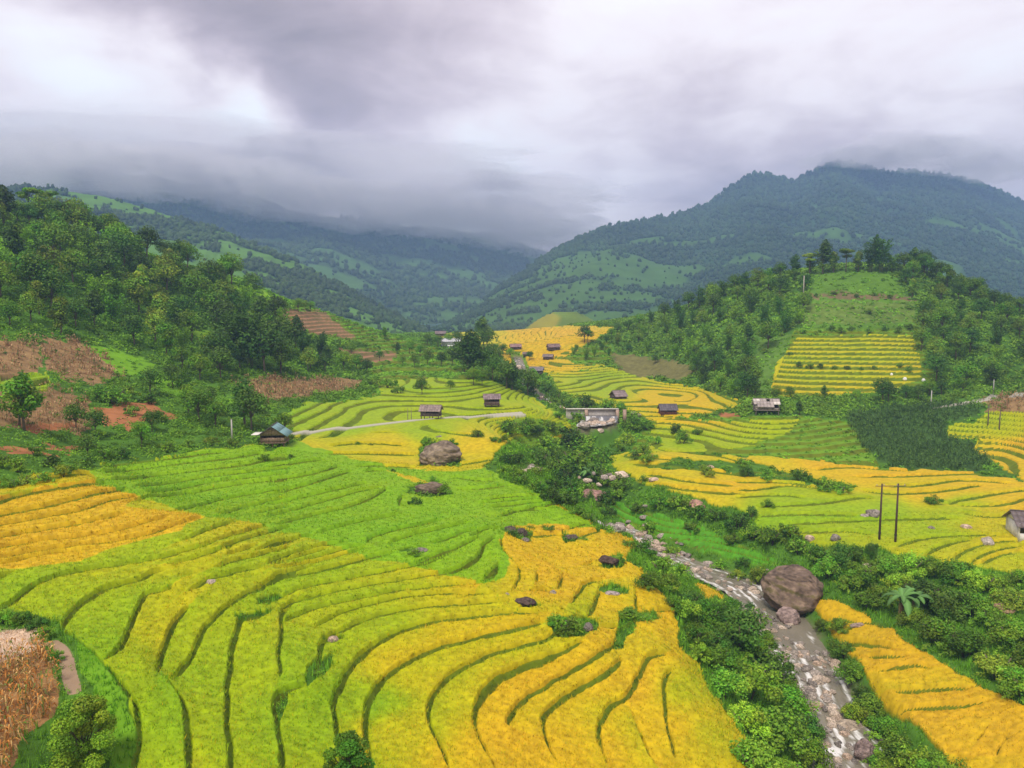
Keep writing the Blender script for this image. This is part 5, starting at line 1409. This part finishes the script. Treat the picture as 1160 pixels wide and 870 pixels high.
rock(903, 691, 62, .86, 'huge round brown boulder standing at the stream edge', rock_mesh(703, (.19, .135, .095), ICO4, .34, .9), 1.0, .10, rz=.4, name='boulder')
rock(893, 705, 26, .9, 'brown rock leaning just below the huge boulder', rock_mesh(712, (.30, .22, .19), ICO3, .5), .9, .3)
rock(497, 528, 45, .62, 'big pale brown boulder alone among the terraces in the middle', rock_mesh(724, (.22, .17, .12), ICO4, .5, .25), .8, .25, rz=.1, name='boulder')
rock(985, 858, 26, .95, 'brown boulder at the water near the lower edge', rock_mesh(735, (.26, .19, .165), ICO3, .5), .9, .2)
rock(965, 823, 36, .32, 'long flat pale rock on the stream bank near the lower edge', rock_mesh(741, (.42, .34, .25), ICO3, .45), .5, .2, rz=.1)
rock(487, 562, 38, .36, 'dark rock ledge under the small gold patch', rock_mesh(751, (.20, .15, .11), ICO3, .6, .6), .5, .3, rz=.1)
rock(591, 609, 14, .8, 'dark outcrop at the upper left corner of the gold rice', rock_mesh(752, (.13, .10, .08), ICO3, .6, .4))
rock(577, 604, 14, .6, 'dark low outcrop beside green and gold rice', rock_mesh(753, (.14, .11, .08), ICO3, .6, .4))
rock(595, 616, 9, .8, 'small dark rock below the corner outcrop', RM[3])
rock(647, 613, 15, .45, 'low dark rock in the upper gold rice', rock_mesh(754, (.15, .11, .10), ICO3, .6, .2), .6, .3, rz=.3)
rock(689, 642, 26, .45, 'dark red brown outcrop in the middle of the gold rice', rock_mesh(755, (.10, .065, .05), ICO3, .6, .1), .7, .25, rz=0.1)
rock(595, 690, 24, .4, 'dark brown flat rock where yellow green rice meets gold', rock_mesh(756, (.11, .075, .06), ICO3, .6, .1), .7, .25, rz=.1)
rock(694, 677, 20, .42, 'pale flat slab in the gold rice', rock_mesh(757, (.50, .42, .38), ICO3, .4), .5, .3, rz=.1)
rock(626, 674, 9, .7, 'small grey rock with grass in the gold rice', RM[1])
rock(575, 677, 7, .8, 'small grey stone at the tip of the gold rice', RM[5])
rock(475, 631, 20, .35, 'low grey rock under a green bush in the terraces', RM[3], .7, .3, rz=.2)
rock(237, 663, 11, .7, 'small pinkish stone on a bank in the left terraces', RM[2])
rock(377, 727, 13, .5, 'small brown stone on a terrace bank', RM[4])
rock(666, 716, 12, .9, 'grey brown rock at the right of the thicket in gold rice', RM[3])
rock(640, 714, 14, .8, 'grey rock inside the thicket in gold rice', RM[1])
rock(673, 570, 30, .5, 'reddish rock pile beside the stream bend', rock_mesh(761, (.34, .20, .16), ICO3, .7), .8, .25)
rock(706, 542, 17, .6, 'pale grey rock among bushes above the stream bend', RM[2])
rock(741, 546, 12, .5, 'pinkish rock at the edge of the gold field', RM[4])
rock(790, 580, 18, .8, 'reddish rock showing through bushes under the gold field', rock_mesh(762, (.45, .26, .19), ICO3, .6))
rock(992, 588, 16, .7, 'grey rock in the yellow green rice beside the left pole', RM[3])
rock(981, 588, 10, .5, 'small flat rock left of the poles', RM[1])
rock(1122, 619, 14, .8, 'grey pointed rock in the yellow rice near the white house', RM[5])
rock(1098, 600, 13, .5, 'low brown rock on a bank in the right rice', RM[4])
rock(1057, 601, 9, .6, 'small rock on a bank right of the poles', RM[3])
rock(985, 646, 13, .7, 'pale round rock among the bushes above the huge boulder', RM[2])
rock(950, 652, 15, .9, 'tan rock half hidden by bushes right of the huge boulder', rock_mesh(763, (.32, .26, .14), ICO3, .5))
rock(919, 614, 11, .8, 'pinkish rock at the lower edge of the yellow rice', RM[4])
rock(949, 615, 12, .9, 'grey rock at the lower edge of the yellow rice', RM[3])
rock(1142, 697, 22, .5, 'tan rock and bare earth on the right slope', rock_mesh(764, (.36, .24, .13), ICO3, .5))
rock(973, 713, 18, .4, 'pinkish slab in the orange rice strip', rock_mesh(765, (.42, .32, .26), ICO3, .4), .5, .3, rz=.1)
rock(497, 497, 8, .5, 'small dark stone above the big middle boulder', RM[3])
rock(805, 533, 10, .5, 'small brown stone at the edge of the gold field', RM[4])
# stones in and along the stream
sp_ = []
def stone_at(s, v, R, me=None):
    x = np.interp(s, q_, cx_); y = np.interp(s, q_, cy_); hw = np.interp(s, q_, hw_) - .55; z = np.interp(s, q_, cz_)
    a, b = np.interp(s, q_, tx), np.interp(s, q_, ty)
    o = link('rock', me or random.choice(RM), None, (x - b * v * hw, y + a * v * hw, z + R * .12)); o.scale = (R * random.uniform(.9, 1.25), R * random.uniform(.75, 1.1), R * random.uniform(.5, .75)); o.rotation_euler = (0, 0, random.uniform(0, TAU))
    o['category'] = 'rock'; o['group'] = 'rocks in the stream'; sp_.append((s, o))
n = 0
while n < 90:
    s = random.random() ** 1.35 * q_[-1]; v = random.uniform(-1.12, 1.12)
    w_ = .25 + .75 * np.interp(s, q_, rap)
    if random.random() > w_ and abs(v) < .7: continue
    Yh = np.interp(s, q_, cy_)
    if Yh < 50 or np.interp(s, q_, hw_) < .6: continue
    R = min(.17 + .50 * random.random() ** 2.0, 1.0) * (1.0 if Yh < 95 else 1.5 if Yh < 140 else 2.0)
    stone_at(s, v, R); n += 1
for px, py, k_n, spr, Rm in ((838,664,10,1.6,.42),(825,660,7,1.5,.38),(855,668,6,1.2,.4),(843,690,4,.8,.3),(872,700,10,1.0,.3),(880,712,14,1.2,.32),(876,724,12,1.0,.32),(868,730,9,1.0,.34),(908,733,7,1.2,.33),(918,738,8,1.0,.36),(903,741,7,1.2,.42),(930,745,8,1.0,.38),(912,758,5,1.0,.42),(932,764,6,.8,.45),(900,775,4,.8,.45),(918,772,4,.8,.45),(892,780,7,.9,.42),(912,783,6,.9,.40),(926,786,8,.9,.42),(935,796,5,.6,.5),(896,790,7,.8,.45),(934,808,5,.6,.40),(950,816,6,.7,.34),(960,838,8,.9,.34),(968,852,8,.8,.36),(950,858,4,.8,.3),(775,630,8,2.0,.5),(760,622,10,2.2,.55),(742,615,10,2.2,.55),(790,640,6,1.6,.5),(720,604,8,2.0,.5),(700,596,8,2.0,.5),(680,585,8,2.0,.55),(810,648,6,1.5,.42)):
    c_ = hit(px, py)[0]
    for _ in range(k_n):
        x, y = c_[0] + random.gauss(0, spr), c_[1] + random.gauss(0, spr * 1.3)
        R = Rm * random.uniform(.45, 1.5); i_ = np.argmin((cx_ - x) ** 2 + (cy_ - y) ** 2)
        z = max(float(zat(x, y)), float(cz_[i_]))
        o = link('rock', random.choice(RM), None, (x, y, z + R * .1)); o.scale = (R * random.uniform(.95, 1.3), R * random.uniform(.7, 1.05), R * random.uniform(.45, .75)); o.rotation_euler = (0, 0, random.uniform(0, TAU))
        o['category'] = 'rock'; o['group'] = 'rocks in the stream'; sp_.append((q_[i_], o))
bands_ = [(58, 'along the lowest stretch of the stream'), (70, 'around the rapids below the huge boulder'), (84, 'beside the orange rice and huge boulder'), (100, 'above the huge boulder'), (135, 'at the narrow stream bend'), (999, 'near the weir')]
prev = 0
sp_.sort(key=lambda t: t[0])
for lim, ph in bands_:
    grp = [o for s, o in sp_ if prev <= o.location[1] < lim]
    for i, o in enumerate(grp): o['label'] = f'{ordinal(i + 1)} stream stone going upstream {ph}'
    prev = lim
# ------------------------------------------------------------------ huts, house, poles, weir, banana
def jit(c, a=.2): return np.array(c) * random.uniform(1 - a, 1 + a)
def planks(mb, x0, x1, z0, z1, y, n, c, t=.05, axis='x', jz=.03):
    w = (x1 - x0) / n
    for i in range(n):
        x = x0 + (i + .5) * w; d = random.uniform(-.012, .012)
        if axis == 'x': mb.box(x, y + d, (z0 + z1) / 2 + random.uniform(-jz, jz), w * .96, t, z1 - z0, c=jit(c, .28))
        else: mb.box(y + d, x, (z0 + z1) / 2 + random.uniform(-jz, jz), t, w * .96, z1 - z0, c=jit(c, .28))
def roof_plane(x0, x1, ye, ze, yr_, zr_, nx, ny, c, mat, name, thick=.06, spread=.2, missing=0, alt=None):
    """sloping sheets from the eave line (ye, ze) up to the ridge line (yr_, zr_)"""
    mb = MB(); sl_ = math.hypot(yr_ - ye, zr_ - ze); a = math.atan2(zr_ - ze, yr_ - ye)
    R = np.array([[1, 0, 0], [0, math.cos(a), -math.sin(a)], [0, math.sin(a), math.cos(a)]])
    for i in range(nx):
        for j in range(ny):
            if random.random() < missing: continue
            t = (j + .5) / ny; cx = x0 + (i + .5) * (x1 - x0) / nx
            cc = c if alt is None or random.random() > .35 else alt
            mb.box(cx, ye + (yr_ - ye) * t, ze + (zr_ - ze) * t + .012 * (i % 2) + .02 * j / ny + thick / 2, (x1 - x0) / nx * 1.0 - .004, sl_ / ny * 1.06, thick, R=R, c=jit(cc, spread))
    return mb.mesh(name, mat)
def hut(px, py, w, d, wall, roofh, floor, rz, label, wc=(.20, .14, .10), rc=(.22, .18, .16), rc2=None, name='stilt_hut', cat='hut', missing=0, alt=None, over=.35, gable=False, open_front=True, post=True, porch=False, white=False, sx=1.0):
    q = hit(px, py)[0]
    e = bpy.data.objects.new(name, None); COL.objects.link(e); e.location = (q[0], q[1] + d * .3, float(zat(q[0], q[1])) - .05); e.rotation_euler = (0, 0, rz)
    tag(e, label, cat)
    zt = floor + wall
    wallm = MB(); bn = max(6, int(w / .22)); bd = max(5, int(d / .25))
    if gable:                                     # ridge runs front to back, gable end to the viewer
        planks(wallm, -w / 2, w / 2, floor, floor + wall * .55, -d / 2, bn, wc)
        planks(wallm, -w / 2, w / 2, floor, zt, d / 2, bn, wc)
        for k in range(bn):                       # gable boards
            x = -w / 2 + (k + .5) * w / bn; hh = roofh * (1 - abs(x) / (w / 2)) * .93
            wallm.box(x, -d / 2 + .03, zt + hh / 2 - .12, w / bn * .96, .05, hh + .24, c=jit(np.array(wc) * 1.25, .15))
    else:
        if open_front:
            planks(wallm, -w / 2, w / 2, floor, floor + wall * .5, -d / 2, bn, wc)
            planks(wallm, -w / 2, -w * .2, floor + wall * .52, zt, -d / 2 + .02, bn // 3, wc)
        else: planks(wallm, -w / 2, w / 2, floor, zt, -d / 2, bn, wc)
        planks(wallm, -w / 2, w / 2, floor, zt, d / 2, bn, wc)
        for s in (-1, 1):
            for k in range(bd):
                y = -d / 2 + (k + .5) * d / bd; hh = roofh * (1 - abs(y) / (d / 2)) * .9
                wallm.box(s * (w / 2 - .08), y, zt + hh / 2 - .05, .05, d / bd * .96, hh + .1, c=jit(wc, .2))
    planks(wallm, -d / 2 + .06, d / 2 - .06, floor, zt - .08, -w / 2, bd, wc, axis='y'); planks(wallm, -d / 2 + .06, d / 2 - .06, floor, zt - .08, w / 2, bd, wc, axis='y')
    link('wall', wallm.mesh('wall', M_WOOD), e)
    fl = MB(); fl.box(0, 0, floor - .07, w + .3, d + .3, .1, c=np.array(wc) * 1.1); link('floor_deck', fl.mesh('floor_deck', M_WOOD), e)
    if post:
        for x in (-w / 2 + .1, 0, w / 2 - .1):
            for y in (-d / 2 + .1, d / 2 - .1):
                p = MB(); p.tube([(x, y, -.8), (x + .01, y, floor * .5), (x, y, floor - .125)], [.09, .085, .08], 7, np.array(wc) * .8); link('post', p.mesh('post', M_WOOD), e)
    mat = M_METAL if rc2 is None or not gable else M_METAL
    if gable:
        for s, c in ((1, rc), (-1, rc2 or rc)):
            me = roof_plane(-d / 2 - over, d / 2 + over, s * (w / 2 + over), zt - roofh * over / (w / 2), 0, zt + roofh, 7, 2, c, M_METAL, 'roof', .05, .12)
            o = link('roof', me, e); o.rotation_euler = (0, 0, PI / 2); 
            # rotate so that local y runs across the gable
            o.rotation_euler = (0, 0, -PI / 2) if False else (0, 0, PI / 2)
    else:
        for s in (-1, 1):
            me = roof_plane(-w / 2 - over, w / 2 + over, s * (d / 2 + over), zt - roofh * over / (d / 2) * .9, 0, zt + roofh, 8, 3, rc, M_METAL, 'roof', .06, .2, missing if s < 0 else 0, alt)
            link('roof', me, e)
    rg = MB()
    if gable: rg.box(0, 0, zt + roofh + .07, .18, d + 2 * over, .07, c=np.array(rc) * .8)
    else: rg.box(0, 0, zt + roofh + .08, w + 2 * over, .2, .07, c=np.array(rc) * .85)
    link('ridge_cap', rg.mesh('ridge_cap', M_METAL), e)
    if porch:
        p = MB(); p.box(-w / 2 - .7, -.2, floor + wall * .9, 1.2, d * .8, .05, c=(.78, .76, .66)); link('porch_roof', p.mesh('porch_roof', M_METAL), e)
    return e
hut(309, 506, 3.4, 3.2, 1.25, 1.15, .75, .10, 'wooden stilt hut with blue grey metal roof on the edge of the green rice', (.24, .165, .11), (.10, .085, .075), (.20, .36, .36), gable=True, porch=True, over=.5)
hut(488, 476, 3.5, 2.6, 1.0, .85, .7, -.12, 'wooden stilt hut with pale thatched ridge beside the concrete path', (.15, .115, .10), (.30, .23, .205))
hut(557, 462, 3.0, 2.4, 1.3, .75, .85, .1, 'small brown stilt hut among green terraces near the stream', (.17, .12, .10), (.27, .20, .20))
hut(701, 452, 3.0, 3.4, .6, 1.2, .5, .35, 'low hut with a steep brown roof in golden rice past the weir', (.13, .10, .09), (.27, .21, .20))
hut(757, 470, 3.6, 2.8, 1.0, 1.05, .5, .02, 'dark grey roofed hut in the golden rice right of the weir', (.19, .09, .07), (.145, .13, .14))
hut(869, 469, 4.9, 3.2, .9, 1.35, 1.0, -.12, 'hut with a ragged patched roof at the foot of the wooded knoll', (.26, .22, .19), (.40, .34, .31), missing=.09, alt=(.62, .56, .50))
for px, py, w_, lab, rc_ in ((584, 396, 3.8, 'far reddish roofed hut in the golden valley head', (.33, .20, .18)), (627, 397, 4.2, 'far low brown roofed hut at the right of the golden valley', (.26, .17, .15)), (608, 424, 4.0, 'grey roofed hut by the stream in the far golden rice', (.26, .23, .23)), (621, 407, 3.2, 'far hut half hidden by the bushes of the right tip', (.25, .19, .17)), (597, 403, 2.6, 'tiny far shelter in the middle of the golden valley', (.22, .16, .13)), (499, 381, 5.0, 'far brown hut under the dark mountain foot', (.24, .18, .17))):
    hut(px, py, w_, w_ * .7, w_ * .26, w_ * .24, .4, random.uniform(-.3, .3), lab, (.17, .13, .11), rc_)
# small white building at the valley head and the white house at the right edge
def house(px, py, w, d, wall, roofh, rz, label, wc, rc, opening=True):
    q = hit(px, py)[0]; e = bpy.data.objects.new('house', None); COL.objects.link(e); e.location = (q[0], q[1] + d * .3, float(zat(q[0], q[1])) - .1); e.rotation_euler = (0, 0, rz)
    tag(e, label, 'house')
    t = .16; wm = MB()
    wm.box(-w / 2 + t / 2, 0, wall / 2 - .2, t, d, wall + .4, c=wc); wm.box(w / 2 - t / 2, 0, wall / 2 - .2, t, d, wall + .4, c=wc); wm.box(0, d / 2 - t / 2, wall / 2 - .2, w - 2 * t - .004, t, wall + .4, c=wc)
    wm.box(0, -d / 2 + t / 2, .25, w - 2 * t - .004, t, 1.3, c=wc)                      # front wall below the opening
    for x in (-w * .16, w * .16) if opening else (): wm.box(x, -d / 2 + t / 2, wall * .5 + .45, .22, t, wall - .92, c=wc)
    if not opening: wm.box(0, -d / 2 + t / 2, wall / 2 + .452, w - 2 * t - .004, t, wall - .9, c=wc)
    for s in (-1, 1):
        n_ = 10
        for k in range(n_):
            y = -d / 2 + (k + .5) * d / n_; hh = roofh * (1 - abs(y) / (d / 2)) * .9; wm.box(s * (w / 2 - .1), y, wall + hh / 2 + .002, .1, d / n_, hh, c=np.array(wc) * .9)
    link('wall', wm.mesh('wall', M_MORTAR), e)
    for s in (-1, 1):
        me = roof_plane(-w / 2 - .4, w / 2 + .4, s * (d / 2 + .5), wall - roofh * .5 / (d / 2), 0, wall + roofh, 10, 3, rc, M_METAL, 'roof', .07, .12); link('roof', me, e)
    rg = MB(); rg.box(0, 0, wall + roofh + .1, w + .8, .24, .08, c=np.array(rc) * .8); link('ridge_cap', rg.mesh('ridge_cap', M_METAL), e)
    dm = MB(); dm.box(w * .3, d / 2 - .4, 1.0, .9, .08, 1.9, c=(.10, .07, .05)); link('door', dm.mesh('door', M_WOOD), e)
    return e
house(1181, 611, 5.6, 4.2, 2.1, 1.25, -.25, 'white walled house with dark tiled roof cut by the right edge', (.74, .71, .64), (.17, .135, .125))
house(510, 393, 7.0, 5, 2.3, 1.0, .1, 'small white walled building at the far valley head', (.75, .74, .72), (.62, .62, .64), opening=False)
# poles
def pole(name, px, py, h, r, c, label, cat='pole', mat=None, lean=0):
    q = hit(px, py)[0]; mb = MB(); mb.tube([(0, 0, -.6), (lean * .5, 0, h * .5), (lean, 0, h)], [r, r * .9, r * .72], 8, c)
    mb.tube([(lean * .98, 0, h - .02), (lean, 0, h + .05)], [r * .8, r * .5], 8, np.array(c) * .8)
    o = link(name, mb.mesh(name, mat or M_WOOD), None, (q[0], q[1], float(zat(q[0], q[1]))))
    return tag(o, label, cat)
qa, qb = hit(996, 613)[0], hit(1014, 617)[0]
e = bpy.data.objects.new('utility_pole', None); COL.objects.link(e); e.location = (qa[0], qa[1], float(zat(qa[0], qa[1]))); tag(e, 'tall pair of dark wooden poles joined by a thin crossarm in yellow rice', 'utility pole')
zb_ = float(zat(qb[0], qb[1])) - e.location[2]; dx, dy = qb[0] - qa[0], qb[1] - qa[1]; ha = 68 * qa[1] / FOC; hb = 71 * qb[1] / FOC
for x, y, z, h in ((0, 0, 0, ha), (dx, dy, zb_, hb)):
    m_ = MB(); m_.tube([(x, y, z - .6), (x, y, z + h * .5), (x, y, z + h)], [.15, .13, .10], 8, (.10, .06, .05)); m_.tube([(x, y, z + 1.05), (x, y, z + 1.25)], .17, 8, (.05, .04, .04))
    link('pole', m_.mesh('pole', M_WOOD), e)
m_ = MB(); dirv = np.array([dx, dy, zb_ + hb - ha]); m_.tube([np.array([0, -.14, ha - .28]) - dirv * .45, np.array([0, -.14, ha - .28]) + dirv * 1.45], .05, 6, (.16, .11, .09)); link('crossarm', m_.mesh('crossarm', M_WOOD), e)
for f_ in (-.35, .1, .9, 1.35):
    m_ = MB(); b_ = np.array([0, -.14, ha - .24]) + dirv * f_; m_.tube([b_, b_ + [0, 0, .1], b_ + [0, 0, .2]], [.03, .06, .035], 7, (.42, .40, .36)); link('insulator', m_.mesh('insulator', M_MORTAR), e)
pole('concrete_post', 263, 499, 3.2, .13, (.50, .47, .42), 'pale concrete post beside the wooden hut at the left', 'post', M_MORTAR)
pole('concrete_post', 1054.5, 461, 3.8, .14, (.52, .50, .45), 'pale concrete post at the near end of the road', 'post', M_MORTAR)
pole('wooden_post', 1119, 482, 4.4, .13, (.16, .12, .09), 'left dark post of the two in the striped rice by the road', 'post')
pole('wooden_post', 1132, 485, 4.0, .13, (.16, .12, .09), 'right dark post of the two in the striped rice by the road', 'post')
pole('concrete_post', 1125, 447, 3.6, .13, (.45, .43, .40), 'grey post above the road at the brown field', 'post', M_MORTAR)
pole('bare_trunk', 910, 336, 6.8, .17, (.55, .50, .42), 'pale bare trunk at the upper left corner of the knoll clearing', 'tree trunk', M_BARK)
for i, (px, py) in enumerate(((497, 478), (476, 478))):
    pole('wooden_post', px - 14 if i else px - 31, py - 1, 2.6, .07, (.22, .17, .13), ['thin wooden post left of the path hut', 'thin short wooden post close to the left wall of the path hut'][i], 'post')
# bundles on the knoll rows
def bundle(px, py, s, label):
    q = hit(px, py)[0]; v, f = ICO2; V = v * np.array([.45, .4, .42]) * (1 + .5 * noise3(v * 1.6 + px, 3))[:, None] * s
    V[:, 2] = np.where(V[:, 2] > .22 * s, V[:, 2] * 1.25, V[:, 2])
    o = link('sack', mesh_np('sack', V, f, M_MORTAR, np.tile((.78, .78, .74), (len(V), 1)), True), None, (q[0], q[1], float(zat(q[0], q[1])) + .55 * s)); tag(o, label, 'sack', 'white sacks on the knoll terraces')
bundle(1010, 424, .8, 'leftmost white sack at the end of the knoll rice rows'); bundle(1025, 430, 1.1, 'middle white sack on the knoll rice rows'); bundle(1046, 433, 1.0, 'rightmost white sack near the bushes under the knoll rice')
# weir
q = hit(678, 484)[0]
e = bpy.data.objects.new('weir', None); COL.objects.link(e); ia = np.argmin((cx_ - q[0]) ** 2 + (cy_ - q[1]) ** 2); zw = cz_[ia]; e.location = (q[0], q[1], zw); tag(e, 'stepped concrete weir across the stream with water spilling over', 'weir')
W_ = 60 / pix_scale(q[1])
m_ = MB(); m_.box(-1.2, 2.6, .55, W_ * 1.0, .5, 3.3, c=(.46, .43, .38)); m_.box(-1.2, 2.35, 2.24, W_ * 1.02, .9, .16, c=(.66, .62, .54)); link('wall', m_.mesh('wall', M_MORTAR), e)
m_ = MB(); m_.box(.6, .4, -.1, W_ * .62, 1.6, 2.0, c=(.17, .16, .16)); link('spillway', m_.mesh('spillway', M_ROCK), e)
for x in (-W_ * .22, W_ * .38, W_ * .52):
    m_ = MB(); m_.box(x, 1.9, .6, .7, .9, 3.0, c=(.42, .30, .22)); link('pier', m_.mesh('pier', M_MORTAR), e)
gx_, gz_ = np.meshgrid(np.linspace(-1, 1, 40), np.linspace(0, 1, 10)); 
X_ = .6 + gx_ * W_ * .30; Y_ = -.45 - gz_ * .25 + (fbm(gx_ * 9, gz_ * 2, 3, 2) - .5) * .12; Z_ = .95 - gz_ * 1.9
cf = sstep(.46, .56, fbm(gx_ * 9, gz_ * 1.2, 8, 3))[..., None]; cW = np.array([.22, .22, .24]) * (1 - cf) + np.array([.82, .82, .80]) * cf
gi = np.arange(X_.size).reshape(X_.shape); link('falling_water', mesh_np('falling_water', np.stack([X_, Y_, Z_], -1).reshape(-1, 3), np.stack([gi[:-1, :-1], gi[:-1, 1:], gi[1:, 1:], gi[1:, :-1]], -1).reshape(-1, 4), M_WATER, cW.reshape(-1, 3), True), e)
for i, (px, py, w_) in enumerate(((668, 490, 8), (676, 493, 10), (684, 496, 9), (672, 498, 8), (690, 490, 8), (680, 502, 9), (664, 494, 7), (694, 478, 10), (640, 466, 9), (655, 467, 8), (590, 528, 9), (597, 532, 9), (604, 530, 8), (594, 536, 8), (600, 525, 7), (718, 470, 8), (724, 472, 6), (612, 448, 7), (620, 453, 6))):
    rock(px, py, w_, .6, f'{ordinal(i + 1)} pale tumbled rock counted from the weir pool', random.choice([RM[0], RM[2], RM[8]]), group='pale rocks around the weir')
# banana plants
def banana(px, py, h, label, seed, nl=11):
    q = hit(px, py)[0]; r = np.random.default_rng(seed)
    e = bpy.data.objects.new('banana_plant', None); COL.objects.link(e); e.location = (q[0], q[1], float(zat(q[0], q[1]))); tag(e, label, 'banana plant')
    for k in range(3):
        a = k * 2.1; m_ = MB(); x, y = math.cos(a) * .22, math.sin(a) * .22; m_.tube([(x, y, -.4), (x * 1.1, y * 1.1, h * .3), (x * .8, y * .8, h * .58)], [.17, .14, .09], 8, [(.22, .09, .05), (.30, .24, .10), (.20, .12, .07)][k]); link('stem', m_.mesh('stem', M_BARK), e)
    for i in range(nl):
        a = i * 2.4 + r.uniform(-.3, .3); Lf = h * r.uniform(.42, .62); rise = r.uniform(.25, 1.0)
        t = np.linspace(0, 1, 10); rad = Lf * (t - .12 * t ** 3) * math.cos(rise * .8); z = h * .56 + Lf * (math.sin(rise) * t * 1.25 - (.95 - .25 * rise) * t ** 2.3)
        wd = .27 * Lf * np.sin(PI * np.clip(t * .92 + .08, 0, 1)) ** .6 * .62; wd[0] = .03
        cxx, cyy = np.cos(a) * rad, np.sin(a) * rad; sx_, sy_ = -math.sin(a), math.cos(a)
        jag = r.uniform(.75, 1.0, (2, 10))
        Vm = np.stack([cxx, cyy, z], -1); Vl = np.stack([cxx - sx_ * wd * jag[0], cyy - sy_ * wd * jag[0], z - wd * .35], -1); Vr = np.stack([cxx + sx_ * wd * jag[1], cyy + sy_ * wd * jag[1], z - wd * .35], -1)
        V = np.concatenate([Vl, Vm, Vr]); Q = [[j, j + 1, 11 + j, 10 + j] for j in range(9)] + [[10 + j, 11 + j, 21 + j, 20 + j] for j in range(9)]
        c = np.array([.085, .20, .035]) * r.uniform(.7, 1.35); C = np.tile(c, (30, 1)); C[10:20] = c * 1.5 + .04
        link('leaf', mesh_np('leaf', V, np.array(Q), M_LEAFS, C), e)
banana(1021, 704, 4.7, 'large banana plant with reddish stem on the slope above the orange rice', 5, 13)
banana(1036, 700, 4.2, 'smaller banana plant leaning right of the large one', 8, 9)
banana(668, 548, 4.2, 'banana plant among the bushes at the stream bend', 9, 9)
